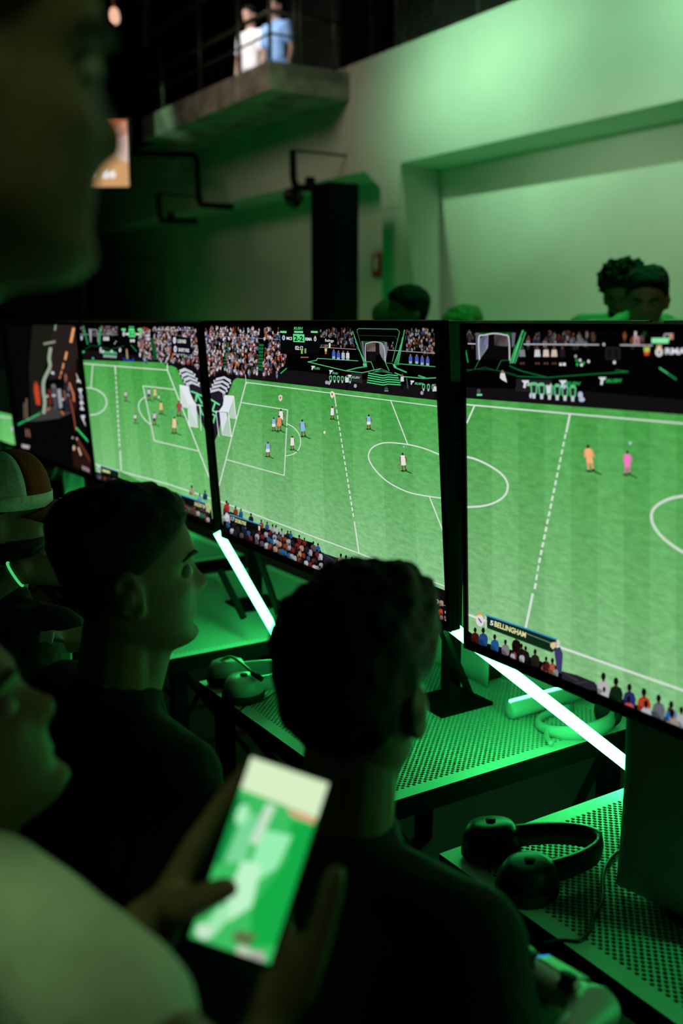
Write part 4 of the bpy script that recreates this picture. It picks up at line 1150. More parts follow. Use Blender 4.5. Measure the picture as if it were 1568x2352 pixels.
DD = DB - DF
sheet_me = perforated_sheet(TW, DD)
desk_names = ['perforated steel desk farthest left, partly hidden by the cap wearer', 'perforated steel desk under the far-left tunnel screen',
              'perforated steel desk behind the profile man, under the left match screen',
              'perforated steel desk with the white headset, behind the seated man in the middle',
              'perforated steel desk nearest the camera, with the black headset and console',
              'perforated steel desk past the right edge of the picture']
desk0 = None
for i, X in enumerate(TABLES):
    if i > 4: break
    if desk0 is None:
        desk0 = t = thing('gaming_desk', desk_names[i], 'desk', (X, DF, 0), 0, 'perforated steel desks of the gaming row')
        link('perforated_top', sheet_me, M['sheet'], t).location = (0, 0, DZ)
        bm = bmesh.new()
        for lo, hi in (((0, 0, DZ - 0.045), (TW, 0.004, DZ - 0.0005)), ((0, DD - 0.004, DZ - 0.045), (TW, DD, DZ - 0.0005)), ((0, 0.004, DZ - 0.045), (0.004, DD - 0.004, DZ - 0.0005)), ((TW - 0.004, 0.004, DZ - 0.045), (TW, DD - 0.004, DZ - 0.0005))):
            box(bm, lo, hi)
        obj('rim', bm, M['matte_black'], t)
        bxo('tray', (0.006, 0.006, DZ - 0.04), (TW - 0.006, DD - 0.006, DZ - 0.03), M['matte_black'], t)
        for lx in (0.03, TW - 0.07):
            for ly in (0.03, DD - 0.07):
                bxo('leg', (lx, ly, 0), (lx + 0.04, ly + 0.04, DZ - 0.045), M['matte_black'], t)
        for lx in (0.03, TW - 0.07):
            bm = bmesh.new()
            tube(bm, [(lx + 0.02, 0.06, DZ - 0.06), (lx + 0.02, DD / 2, 0.12), (lx + 0.02, DD - 0.06, DZ - 0.06)], 0.012, 6)
            obj('brace', bm, M['matte_black'], t)
    else:
        t = copy_tree(desk0)
        t.location = (X, DF, 0)
        t['label'] = desk_names[i]

# ---- televisions
def make_tv(name, label, loc, tilt, rz, picf, corners, cat='screen', group=None, back='black_plastic'):
    t = thing(name, label, cat, loc, rz, group)
    t.rotation_euler = (tilt, 0, rz)
    b, bb = 0.011, 0.017
    bxo('housing', (-b, 0.0012, -SH - bb), (SW + b, 0.022, b), M['bezel' if back == 'black_plastic' else 'grey_plastic'], t, 0.003)
    bm = bmesh.new()
    box(bm, (-b, -0.0035, 0.0), (SW + b, 0.0012, b)); box(bm, (-b, -0.0035, -SH - bb), (SW + b, 0.0012, -SH))
    box(bm, (-b, -0.0035, -SH), (0, 0.0012, 0)); box(bm, (SW, -0.0035, -SH), (SW + b, 0.0012, 0))
    obj('bezel', bm, M['bezel'], t)
    bm = bmesh.new()
    box(bm, (SW * 0.14, 0.022, -SH * 0.95), (SW * 0.86, 0.055, -SH * 0.35), None, 0.008)
    obj('back_cover', bm, M[back], t)
    if picf is None:
        bxo('panel', (0, -0.0008, -SH), (SW, 0.0010, 0), M['black_plastic'], t)
    if picf is not None:
        P = Pic(corners)
        picf(P)
        P.build('picture', t)
    return t

def quad_of(loc, tilt, rz, half=False):
    m_ = Matrix.Translation(loc) @ Matrix.Rotation(rz, 4, 'Z') @ Matrix.Rotation(tilt, 4, 'X')
    return [proj(m_ @ Vector(p)) for p in ((0, 0, 0), (SW, 0, 0), (SW, 0, -SH), (0, 0, -SH))]

R = math.radians
tvs = [
    ('match screen at the far left edge, mostly out of frame', (-5.50, 1.12, HC - 0.012), R(3.8), 0, pic_pitch_far),
    ('dark screen showing players walking out under AWAY lettering', (-4.440, 1.115, HC - 0.012), R(3.8), 0, pic_tunnel),
    ('football match screen showing the 3-1 score, left of the middle one', (-3.4238, 1.1096, HC - 0.0136), R(3.87), R(.31), pic_left),
    ('football match screen showing the 2-2 score in the middle of the row', (-2.3543, 1.0853, HC - 0.0095), R(4.26), R(-.32), pic_centre),
    ('largest football match screen, cut off by the right edge', (-1.3012, 1.071, HC - 0.0128), R(2.47), 0, pic_right)]
for lab, loc, tl, rz, pf in tvs:
    make_tv('television', lab, Vector(loc), tl, rz, pf, quad_of(Vector(loc), tl, rz), 'screen', 'televisions facing the players')
# backs of the opposite row
for k, lab in enumerate(('back of the opposite screen past the right edge', 'back of the opposite screen behind the largest match screen', 'back of the opposite screen behind the middle match screen',
                         'back of the opposite screen behind the 3-1 match screen', 'back of the opposite screen behind the dark screen')):
    X = -0.45 - 1.032 * k
    make_tv('television', lab, Vector((X, 1.72, HC - 0.008)), R(-3.0), math.pi, None, None, 'screen', 'televisions facing away on the opposite side', 'back_grey')

# ---- steel screen stands between the two rows
def stand(x, lab):
    t = thing('screen_stand', lab, 'stand', (x, 1.50, DZ), 0, 'black steel screen stands')
    bxo('post', (-0.018, -0.018, 0.008), (0.018, 0.018, 0.80), M['matte_black'], t, 0.003)
    bxo('foot_plate', (-0.07, -0.08, 0), (0.07, 0.08, 0.008), M['matte_black'], t)
    for z in (0.62, 0.74):
        bxo('crossbar', (-0.22, -0.012, z), (0.22, 0.012, z + 0.025), M['matte_black'], t)
    for px in (-0.2, 0.2):
        bxo('mount_arm', (px - 0.012, -0.32, 0.66), (px + 0.012, -0.012, 0.685), M['matte_black'], t)
        bxo('mount_arm', (px - 0.012, 0.012, 0.66), (px + 0.012, 0.15, 0.685), M['matte_black'], t)
    return t
stands = []
for k, lab in enumerate(('black steel stand behind the largest match screen', 'black steel stand behind the middle match screen', 'black steel stand behind the 3-1 match screen', 'black steel stand behind the dark screen', 'black steel stand behind the far-left match screen')):
    stands.append(stand(-0.80 - 1.05 * k, lab))

# splayed brace bars seen in the gaps between the screens, bolted to the stands
def brace(st, a, b):
    bm = bmesh.new()
    o_ = st.location
    tube(bm, [Vector(a) - o_, Vector(b) - o_], 0.011, 6)
    obj('brace', bm, M['matte_black'], st)
brace(stands[1], atY(1012, 1440, 1.26), atZ(1078, 1592, DZ + 0.012))
brace(stands[1], at(1020, 985, 2.35), at(1066, 1180, 2.3))
brace(stands[1], at(1062, 1150, 2.3), at(1022, 1330, 2.35))
brace(stands[2], at(506, 1310, 3.0), at(560, 1420, 2.95))
brace(stands[2], at(585, 1250, 3.0), at(640, 1410, 2.95))

# ---- LED light tubes
def led_tube(label, a, b, r_=0.0128, glow=None):
    t = thing('light_tube', label, 'light', a, 0, 'leaning green light tubes')
    d = Vector(b) - Vector(a)
    u = d.normalized()
    bm = bmesh.new()
    tube(bm, [u * 0.012, d - u * 0.012], r_, 16)
    obj('tube', bm, glow or M['led'], t, True)
    for p0, p1 in ((Vector((0, 0, 0)), u * 0.014), (d - u * 0.014, d)):
        bm = bmesh.new()
        tube(bm, [p0, p1], r_ * 1.08, 16)
        obj('end_cap', bm, M['white_plastic'], t)
    return t
led_tube('glowing green-white light tube leaning down left of the seated man in the middle', at(494, 1212, 2.82), at(672, 1522, 2.84))
led_tube('glowing green-white light tube leaning down under the largest screen', at(985, 1398, 2.14), at(1524, 1821, 2.02))
# the same stations further along and on the far side
led_tube('hidden green light tube behind the largest screen, past the right edge', (-0.62, 1.30, HC - 0.62), (-0.30, 1.52, DZ + 0.02))

led_tube('green light tube low behind the cap wearer, under the dark screen', (-4.30, 1.50, HC - 0.76), (-3.98, 1.62, DZ + 0.02))

# ---- consoles
def console(label, loc, rz, s=1.0):
    t = thing('game_console', label, 'console', loc, rz, 'upright white game consoles')
    L, T, Hh = 0.26, 0.10, 0.345
    bxo('core', (0.012, 0.022, 0.012), (L - 0.012, T - 0.022, Hh - 0.02), M['black_plastic'], t, 0.012)
    for s_ in (0, 1):
        bm = bmesh.new()
        n, mrow = 10, 10
        grid = []
        for j in range(mrow + 1):
            row = []
            for i in range(n + 1):
                u, v = i / n, j / mrow
                x = u * L + 0.012 * math.sin(v * math.pi)
                z = 0.006 + v * (Hh + 0.02 * u)
                bulge = 0.016 * (1 - (2 * v - 1) ** 2) * 0.7 + 0.008 * abs(2 * u - 1) ** 2
                y = (0.020 - bulge) if s_ == 0 else (T - 0.020 + bulge)
                row.append(bm.verts.new((x, y, z)))
            grid.append(row)
        for j in range(mrow):
            for i in range(n):
                bm.faces.new((grid[j][i], grid[j][i + 1], grid[j + 1][i + 1], grid[j + 1][i]))
        o = obj('side_plate', bm, M['white_plastic'], t, True)
        sol = o.modifiers.new('thickness', 'SOLIDIFY')
        sol.thickness = 0.004
        sol.offset = 0
    bm = bmesh.new()
    lathe(bm, [(0.05, 0.0), (0.05, 0.006), (0.045, 0.008)], 20, Matrix.Translation((L / 2, T / 2, 0)))
    obj('base_disc', bm, M['black_plastic'], t)
    # embossed two-letter mark on the side plate: an upright P over a lying S
    bm = bmesh.new()
    box(bm, (0.150, 0.0015, 0.262), (0.155, 0.006, 0.294)); box(bm, (0.155, 0.0015, 0.289), (0.166, 0.006, 0.294)); box(bm, (0.164, 0.0015, 0.276), (0.169, 0.006, 0.291)); box(bm, (0.155, 0.0015, 0.276), (0.166, 0.006, 0.280))
    box(bm, (0.136, 0.0015, 0.262), (0.150, 0.006, 0.267)); box(bm, (0.136, 0.0015, 0.270), (0.148, 0.006, 0.274)); box(bm, (0.155, 0.0015, 0.262), (0.180, 0.006, 0.266)); box(bm, (0.158, 0.0015, 0.269), (0.178, 0.006, 0.273))
    obj('logo', bm, M['grey_plastic'], t)
    return t
console('white upright game console at the right edge of the nearest desk', (-1.045, 1.205, DZ), R(4))
console('white upright game console behind the left corner of the largest screen', (-2.13, 1.62, DZ), R(2))
console('white game console behind the nose of the profile man', (-3.20, 1.24, DZ), R(-35))
console('white game console under the dark screen', (-4.10, 1.22, DZ), R(-35))
console('white game console at the left edge above the cap', (-5.05, 1.25, DZ), R(-35))

# ---- headsets
def headset(label, loc, rz, mshell, mpad, mic=True, spread=0.17, boom=None):
    t = thing('gaming_headset', label, 'headset', loc, rz)
    for s_ in (-1, 1):
        bm = bmesh.new()
        mx_ = Matrix.Translation((s_ * spread / 2, 0, 0.006)) @ Matrix.Rotation(s_ * 0.10, 4, 'Y') @ Matrix.Diagonal((0.95, 1.18, 1, 1))
        lathe(bm, [(0.024, 0.062), (0.034, 0.058), (0.041, 0.045), (0.045, 0.022)], 24, mx_)
        c = obj('ear_cup', bm, mshell, t, True)
        bm = bmesh.new()
        lathe(bm, [(0.044, 0.024), (0.047, 0.018), (0.047, 0.006), (0.042, -0.002), (0.02, -0.004)], 24, mx_)
        obj('ear_pad', bm, mpad, c, True)
        bm = bmesh.new()
        lathe(bm, [(0.008, 0.0635), (0.008, 0.066)], 12, mx_)
        obj('button', bm, mpad, c, True)
    pts = []
    for k in range(17):
        a = math.pi * k / 16
        pts.append((spread / 2 * 1.0 * math.cos(a), 0.02 + 0.155 * math.sin(a), 0.035))
    bm = bmesh.new()
    for i, p in enumerate(pts):
        pass
    prev = None
    for i, p in enumerate(pts):
        q = Vector(p); c_ = Vector((0, 0.02, 0.035)); n_ = (q - c_).normalized()
        ring = [bm.verts.new(q + n_ * a + Vector((0, 0, b))) for a, b in ((-0.006, -0.02), (0.004, -0.02), (0.008, 0), (0.004, 0.02), (-0.006, 0.02))]
        if prev:
            for k in range(5):
                bm.faces.new((prev[k], prev[(k + 1) % 5], ring[(k + 1) % 5], ring[k]))
        else:
            bm.faces.new(ring)
        prev = ring
    bm.faces.new(list(reversed(prev)))
    bmesh.ops.recalc_face_normals(bm, faces=bm.faces[:])
    obj('headband', bm, mshell, t, True)
    if mic:
        bm = bmesh.new()
        tube(bm, smooth_path([(-spread / 2, -0.02, 0.066), (-spread / 2 + 0.03, 0.0, 0.085), (-spread / 2 + 0.11, 0.01, 0.085), (-spread / 2 + 0.15, 0.02, 0.075)], 5), 0.0035, 8)
        b_ = obj('microphone_boom', bm, mshell, t, True)
        bm = bmesh.new()
        tube(bm, [(-spread / 2 + 0.145, 0.019, 0.076), (-spread / 2 + 0.18, 0.03, 0.07)], 0.007, 10)
        obj('microphone', bm, mpad, b_, True)
    return t
headset('white gaming headset with a microphone boom, beside the seated man in the middle', (-2.205, 1.078, DZ), R(-8), M['white_plastic'], M['soft_black'], True, 0.125)
headset('black gaming headset lying on the nearest desk', (-1.17, 1.085, DZ), R(-14), M['black_plastic'], M['soft_black'], False, 0.128)

# white bar and curved white headset under the largest screen
wb = thing('white_bar', 'white rounded bar lying on the desk under the right light tube', 'bar', atZ(1165, 1655, DZ))
bm = bmesh.new()
q = atZ(1362, 1600, DZ) - atZ(1165, 1655, DZ)
q.z = 0
tube(bm, [Vector((0, 0, 0.025)), Vector((0, 0, 0.025)) + q * 0.03, Vector((0, 0, 0.025)) + q * 0.97, Vector((0, 0, 0.025)) + q], [0.015, 0.022, 0.022, 0.015], 16)
obj('body', bm, M['white_plastic'], wb, True)
bm = bmesh.new()
tube(bm, [q * 0.02 + Vector((0, 0, 0.0478)), q * 0.98 + Vector((0, 0, 0.0478))], 0.0045, 8)
obj('glint_strip', bm, led_mat('bar_glint', (0.10, 1.0, 0.35), 6.0), wb, True)  # glowing strip stands in for the highlight from the tube above
vr = thing('curved_headset', 'curved white headset lying under the right light tube', 'headset', atZ(1320, 1668, DZ))
bm = bmesh.new()
prev = None
N = 30
for k in range(N + 1):
    a = math.radians(150 + 270 * k / N)
    c_ = Vector((0.075 * math.cos(a), 0.095 * math.sin(a), 0))
    n_ = Vector((math.cos(a), math.sin(a), 0))
    hgt = 0.030 + 0.012 * math.sin(a * 1.0 + 1.2)
    ring = [bm.verts.new(c_ + n_ * o_ + Vector((0, 0, z_))) for o_, z_ in ((-0.006, 0.002), (0.004, 0.002), (0.009, hgt / 2), (0.004, hgt), (-0.006, hgt), (-0.009, hgt / 2))]
    if prev:
        for i in range(6):
            bm.faces.new((prev[i], prev[(i + 1) % 6], ring[(i + 1) % 6], ring[i]))
    else:
        bm.faces.new(ring)
    prev = ring
bm.faces.new(list(reversed(prev)))
bmesh.ops.recalc_face_normals(bm, faces=bm.faces[:])
obj('band', bm, M['white_plastic'], vr, True)
bm = bmesh.new()
mx_ = Matrix.Translation((0.03, 0.078, 0.03)) @ Matrix.Rotation(R(80), 4, 'X')
lathe(bm, [(0.02, -0.012), (0.036, -0.008), (0.04, 0.006), (0.03, 0.014)], 20, mx_)
obj('pad', bm, M['soft_black'], vr, True)
bm = bmesh.new()
tube(bm, smooth_path([(0.0, -0.09, 0.02), (0.03, -0.12, 0.012), (0.06, -0.135, 0.010)], 4), 0.006, 8)
obj('strap_end', bm, M['white_plastic'], vr, True)

# ---- cables
def cable(label, pix, r_=0.0028, z=None):
    pts = [atZ(x, y, DZ + r_) for x, y in pix]
    bm = bmesh.new()
    tube(bm, smooth_path(pts, 7), r_, 6)
    return tag(obj('cable', bm, M['black_plastic'], None, True), label, 'cable')
cable('thin black cable winding from the console to the front edge of the nearest desk', [(1496, 1940), (1440, 1946), (1402, 1972), (1384, 2012), (1382, 2068), (1362, 2108), (1352, 2142), (1330, 2162), (1290, 2160), (1246, 2166)])
cable('loop of black cable beside the console', [(1494, 1944), (1474, 1975), (1476, 2010), (1492, 2030), (1484, 2005), (1482, 1985), (1496, 1955)], 0.004)
cable('thin black cable of the white headset', [(640, 1585), (600, 1610), (565, 1620), (545, 1640)], 0.002)
cable('thin black cable lying on the desk under the largest screen', [(1210, 1560), (1235, 1580), (1268, 1588), (1282, 1575), (1276, 1560)], 0.003)

# ---- screen on the far wall at the upper left
sc_loc = at(34, 278, 10.8)
right = CR
t = thing('wall_screen', 'bright far screen with a tan picture and white icons at the upper left', 'screen', sc_loc)
t.rotation_euler = (0, 0, YAW - R(3))
ww, hh = 260 / FPX * 10.8, 146 / FPX * 10.8
P = Pic([(0, 0), (260, 0), (260, 146), (0, 146)], ww, hh)
P.quad(-5, -5, 270, 150, (206, 158, 108)); P.up()
P.poly([(196, 38), (262, 0), (262, 96), (236, 82)], (218, 190, 176)); P.poly([(120, -2), (262, -2), (262, 30), (230, 40), (196, 38)], (190, 110, 70)); P.up()
P.disc(171, 118, 8, 9, (232, 226, 220)); P.poly([(183, 112), (187, 112), (187, 124), (183, 124)], (80, 190, 90)); P.poly([(194, 126), (198, 112), (206, 106), (213, 114), (214, 124), (206, 128)], (244, 242, 238)); P.disc(222, 119, 8, 9, (240, 236, 230)); P.up()
P.disc(169, 117, 4, 5, (150, 110, 100))
P.build('picture', t)
bxo('housing', (-0.03, 0.001, -hh - 0.03), (ww + 0.03, 0.06, 0.03), M['bezel'], t)
bm = bmesh.new()
tube(bm, [(ww / 2, 0.04, -hh), (ww / 2, 0.04, -sc_loc.z)], 0.05, 8)
obj('stand_pole', bm, M['black_steel'], t)

# ================================================================== PEOPLE
def capsule(bm, a, b, ra, rb, flat=1.0, axis=None, seg=14):
    a, b = Vector(a), Vector(b)
    d = b - a
    if d.length < 1e-5: d = Vector((0, 0, 1e-4))
    u = d.normalized()
    if axis is not None:
        e1 = Vector(axis) - u * u.dot(Vector(axis))
        if e1.length < 1e-4: e1, _ = frame_of(u)
        e1.normalize()
    else:
        e1, _ = frame_of(u)
    e2 = u.cross(e1)
    rings = []
    prof = [(a, ra, -math.pi / 2 + 0.15), (a, ra, -0.9), (a, ra, -0.4), (a, ra, 0.0), (b, rb, 0.0), (b, rb, 0.4), (b, rb, 0.9), (b, rb, math.pi / 2 - 0.15)]
    for c, r_, t in prof:
        rr = r_ * math.cos(t)
        o_ = c + u * (r_ * math.sin(t) * min(1.0, flat + 0.2))
        rings.append([bm.verts.new(o_ + e1 * (rr * flat * math.cos(2 * math.pi * k / seg)) + e2 * (rr * math.sin(2 * math.pi * k / seg))) for k in range(seg)])
    for p, q in zip(rings, rings[1:]):
        for k in range(seg):
            bm.faces.new((p[k], p[(k + 1) % seg], q[(k + 1) % seg], q[k]))
    bm.faces.new(list(reversed(rings[0])))
    bm.faces.new(rings[-1])

def fuse(name, bm, m, voxel, smooth_it=6, parent=None, wrinkle=0.0, seed=0):
    bmesh.ops.recalc_face_normals(bm, faces=bm.faces[:])
    me = mesh_from(bm)
    o = bpy.data.objects.new('temporary', me)
    C.objects.link(o)
    r_ = o.modifiers.new('r', 'REMESH')
    r_.mode = 'VOXEL'
    r_.voxel_size = voxel
    s_ = o.modifiers.new('s', 'SMOOTH')
    s_.iterations = smooth_it
    s_.factor = 0.5
    dg = bpy.context.evaluated_depsgraph_get()
    out = bpy.data.meshes.new_from_object(o.evaluated_get(dg))
    bpy.data.objects.remove(o)
    bpy.data.meshes.remove(me)
    if wrinkle:
        nv_ = len(out.vertices)
        co, no = np.empty(nv_ * 3), np.empty(nv_ * 3)
        out.vertices.foreach_get('co', co)
        out.vertices.foreach_get('normal', no)
        co = co.reshape(-1, 3)
        am = np.array([noise.noise((p[0] * 9 + seed, p[1] * 9, p[2] * 14)) + 0.5 * noise.noise((p[0] * 22, p[1] * 22 + seed, p[2] * 26)) for p in co])
        co = co + no.reshape(-1, 3) * (am * wrinkle)[:, None]
        out.vertices.foreach_set('co', co.ravel())
        out.update()
    out.polygons.foreach_set('use_smooth', [True] * len(out.polygons))
    out.name = name
    return link(name, out, m, parent)

HP = [  # z, front, back, half width of the head
    (-0.122, 0.050, 0.020, 0.012), (-0.117, 0.074, 0.000, 0.030), (-0.108, 0.085, -0.018, 0.042), (-0.096, 0.087, -0.036, 0.051), (-0.084, 0.083, -0.050, 0.057),
    (-0.072, 0.085, -0.060, 0.0615), (-0.058, 0.087, -0.068, 0.065), (-0.042, 0.088, -0.076, 0.068), (-0.020, 0.088, -0.088, 0.0715), (0.000, 0.087, -0.097, 0.074),
    (0.018, 0.094, -0.102, 0.0755), (0.035, 0.093, -0.105, 0.0765), (0.055, 0.089, -0.104, 0.0755), (0.075, 0.080, -0.098, 0.071), (0.092, 0.066, -0.087, 0.062), (0.106, 0.045, -0.068, 0.048), (0.115, 0.020, -0.044, 0.030), (0.119, -0.008, -0.016, 0.006)]
HPN = np.array(HP)

def head_point(z, t):
    yf = np.interp(z, HPN[:, 0], HPN[:, 1]); yb = np.interp(z, HPN[:, 0], HPN[:, 2]); w = np.interp(z, HPN[:, 0], HPN[:, 3])
    c, s = math.cos(t), math.sin(t)
    yc = yb * 0.35 + yf * 0.10
    x = w * math.copysign(abs(s) ** 0.88, s)
    y = yc + ((yf - yc) if c > 0 else (yc - yb)) * math.copysign(abs(c) ** 0.92, c)
    if c > 0:                                    # the face
        ax = abs(x)
        nz = np.interp(z, [-0.052, -0.044, -0.036, -0.026, -0.008, 0.008, 0.016], [0, 0.45, 1.0, 0.95, 0.5, 0.18, 0])
        nw = np.interp(z, [-0.05, -0.036, -0.01, 0.015], [0.016, 0.0145, 0.009, 0.007])
        y += 0.027 * nz * math.exp(-(x / nw) ** 2)
        y -= 0.011 * math.exp(-((ax - 0.032) / 0.015) ** 2 - ((z - 0.002) / 0.012) ** 2)       # sockets
        y += 0.005 * math.exp(-((ax - 0.026) / 0.022) ** 2 - ((z - 0.022) / 0.008) ** 2)       # brow
        y += 0.006 * math.exp(-((ax - 0.045) / 0.016) ** 2 - ((z + 0.024) / 0.014) ** 2)       # cheek bone
        y += 0.006 * math.exp(-(x / 0.020) ** 2 - ((z + 0.0615) / 0.0045) ** 2)                # lips
        y += 0.0055 * math.exp(-(x / 0.018) ** 2 - ((z + 0.0735) / 0.0045) ** 2)
        y -= 0.005 * math.exp(-(x / 0.024) ** 2 - ((z + 0.0675) / 0.0028) ** 2)
        y -= 0.004 * math.exp(-(x / 0.022) ** 2 - ((z + 0.086) / 0.006) ** 2)
        y += 0.005 * math.exp(-(x / 0.020) ** 2 - ((z + 0.102) / 0.010) ** 2)                  # chin
    return Vector((x, y, z))

def head_grid(bm, mtx, fn=None, nu=56, nv=44):
    zs = [-0.122 + 0.241 * (0.5 - 0.5 * math.cos(math.pi * j / (nv - 1))) for j in range(nv)]
    rings = []
    for z in zs:
        ring = []
        for k in range(nu):
            p = head_point(z, 2 * math.pi * k / nu)
            if fn: p = fn(p)
            ring.append(bm.verts.new(mtx @ p))
        rings.append(ring)
    for a, b in zip(rings, rings[1:]):
        for k in range(nu):
            bm.faces.new((a[k], a[(k + 1) % nu], b[(k + 1) % nu], b[k]))
    bm.faces.new(list(reversed(rings[0])))
    bm.faces.new(rings[-1])

def head_matrix(center, fwd, up=(0, 0, 1), scale=1.0):
    f = Vector(fwd).normalized()
    r_ = f.cross(Vector(up)).normalized()
    u = r_.cross(f)
    m_ = Matrix((r_, f, u)).transposed().to_4x4()
    return Matrix.Translation(Vector(center)) @ m_ @ Matrix.Scale(scale, 4)

def sstep(a, b, x):
    t = max(0.0, min(1.0, (x - a) / (b - a)))
    return t * t * (3 - 2 * t)

def hair_fn(style, thick, seed):
    def f(p):
        front = sstep(-0.02, 0.085, p.y)
        side = abs(p.x) / 0.08
        line_ = -0.075 * (1 - sstep(-0.09, -0.01, p.y)) + 0.0 * 1 + 0.072 * front * (1 - 0.25 * side)
        if -0.045 < p.y < 0.015 and p.z < 0.03: line_ = max(line_, 0.0)
        if style == 'long': line_ = -0.3 + 0.36 * sstep(0.02, 0.07, p.y)
        k = sstep(line_ - 0.006, line_ + 0.012, p.z)
        t = thick * (0.75 + 0.5 * sstep(0.0, 0.09, p.z))
        if style == 'quiff': t += 0.018 * sstep(0.06, 0.1, p.z) * sstep(-0.05, 0.06, p.y)
        if style == 'fade': t *= 0.25 + 0.9 * sstep(0.02, 0.07, p.z)
        fq = 55 if style == 'curly' else 34
        n = noise.noise(p * fq + Vector((seed, 0, 0))) + 0.6 * noise.noise(p * fq * 2.3)
        t *= 1 + (0.75 if style == 'curly' else 0.38) * n
        c = Vector((0, -0.012, 0.0))
        d = (p - c).normalized()
        return p + d * (k * t - (1 - k) * 0.010)
    return f

def beard_fn(thick, seed):
    def f(p):
        k = sstep(-0.030, -0.060, p.z) if False else (1 - sstep(-0.062, -0.035, p.z))
        k *= sstep(-0.03, 0.0, p.y + 0.02)
        lip = math.exp(-(p.x / 0.022) ** 2 - ((p.z + 0.067) / 0.010) ** 2) if p.y > 0.05 else 0
        k *= 1 - lip
        d = (p - Vector((0, 0.0, -0.03))).normalized()
        return p + d * (k * thick * (1 + 0.4 * noise.noise(p * 80 + Vector((seed, 0, 0)))) - (1 - k) * 0.008)
    return f

def add_ear(bm, mtx, s):
    pts = []
    cx = s * 0.0745
    for k in range(14):
        a = 2 * math.pi * k / 14
        pts.append((cx + s * 0.010, -0.016 + 0.017 * math.cos(a) - 0.006 * math.sin(a), -0.012 + 0.031 * math.sin(a)))
    b2 = bmesh.new()
    tube(b2, pts, 0.0058, 8, closed=True)
    capsule(b2, (cx - s * 0.004, -0.008, -0.014), (cx + s * 0.006, -0.018, -0.012), 0.013, 0.016, 1.0)
    capsule(b2, (cx, -0.004, -0.04), (cx + s * 0.006, -0.006, -0.030), 0.008, 0.008)
    off = {}
    for v in b2.verts:
        off[v] = bm.verts.new(mtx @ v.co)
    for f_ in b2.faces:
        bm.faces.new([off[v] for v in f_.verts])
    b2.free()

def ik(S, Wp, l1, l2, pole):
    S, Wp = Vector(S), Vector(Wp)
    d = Wp - S
    L = min(d.length, (l1 + l2) * 0.999)
    u = d.normalized()
    a = (l1 * l1 - l2 * l2 + L * L) / (2 * L)
    h = math.sqrt(max(l1 * l1 - a * a, 0))
    p = Vector(pole) - u * u.dot(Vector(pole))
    p = p.normalized() if p.length > 1e-4 else frame_of(u)[0]
    return S + u * a + p * h, S + u * L

def hand_bones(W, fdir, pnorm, side, curl=0.5, spread=1.0, s=1.0, thumb=0.6, path=None):
    """W wrist; fdir direction of the fingers; pnorm direction the palm faces; side +1 when the thumb lies along fdir x pnorm."""
    f = Vector(fdir).normalized()
    n = Vector(pnorm); n = (n - f * f.dot(n)).normalized()
    t = f.cross(n) * side                        # towards the thumb
    W = Vector(W)
    B = []
    kn = []
    for i, o_ in enumerate((0.030, 0.010, -0.010, -0.028)):
        k = W + f * (0.088 - 0.004 * abs(i - 1)) * s + t * o_ * s
        kn.append(k)
        B.append((W + t * o_ * 0.6 * s + f * 0.01, k, 0.0145 * s, 0.0115 * s))
    B.append((kn[0], kn[3], 0.011 * s, 0.010 * s))
    for i, L in enumerate((0.070, 0.078, 0.072, 0.056)):
        p = kn[i]
        ang = 0.0
        for j, fr in enumerate((0.45, 0.30, 0.25)):
            ang += curl * (0.55 + 0.35 * j) * (1 + 0.08 * i)
            d = (f * math.cos(ang) + n * math.sin(ang) + t * (0.06 * (1.5 - i) * spread)).normalized()
            q = p + d * L * fr * s
            B.append((p, q, (0.0098 - 0.0009 * j) * s, (0.0092 - 0.0010 * j) * s))
            p = q
    if path:
        for a, b, ra, rb in zip([W + f * 0.02] + path, path, (0.018, 0.0155, 0.0125), (0.0155, 0.0125, 0.0105)):
            B.append((a, b, ra, rb))
        return B
    p = W + t * 0.026 * s + f * 0.018 * s + n * 0.006
    d0 = (f * 0.72 + t * 0.7 + n * 0.25).normalized()
    q = p + d0 * 0.042 * s
    B.append((W + f * 0.012, q, 0.015 * s, 0.0125 * s))
    d1 = (f * (0.95 - 0.3 * thumb) + t * (0.45 - 0.5 * thumb) + n * 0.7 * thumb).normalized()
    r_ = q + d1 * 0.032 * s
    B.append((q, r_, 0.0115 * s, 0.0105 * s))
    e = r_ + (d1 + n * 0.25 * thumb).normalized() * 0.026 * s
    B.append((r_, e, 0.0105 * s, 0.0090 * s))
    return B

SKIN = {k: mat('skin_' + k, c, 0.55, var=0.10, scale=25, bump=0.08, spec=0.35) for k, c in (('fair', (0.46, 0.28, 0.20)), ('tan', (0.34, 0.20, 0.13)), ('dim', (0.22, 0.13, 0.085)))}
HAIR = {k: mat('hair_' + k, c, 0.55, var=0.4, scale=60, bump=0.5, spec=0.25) for k, c in (('black', (0.006, 0.005, 0.005)), ('brown', (0.016, 0.010, 0.007)), ('blond', (0.45, 0.36, 0.16)))}
M['eye'] = mat('eye_white', (0.35, 0.33, 0.30), 0.3, var=0.05)
M['iris'] = mat('dark_iris', (0.02, 0.015, 0.01), 0.2)

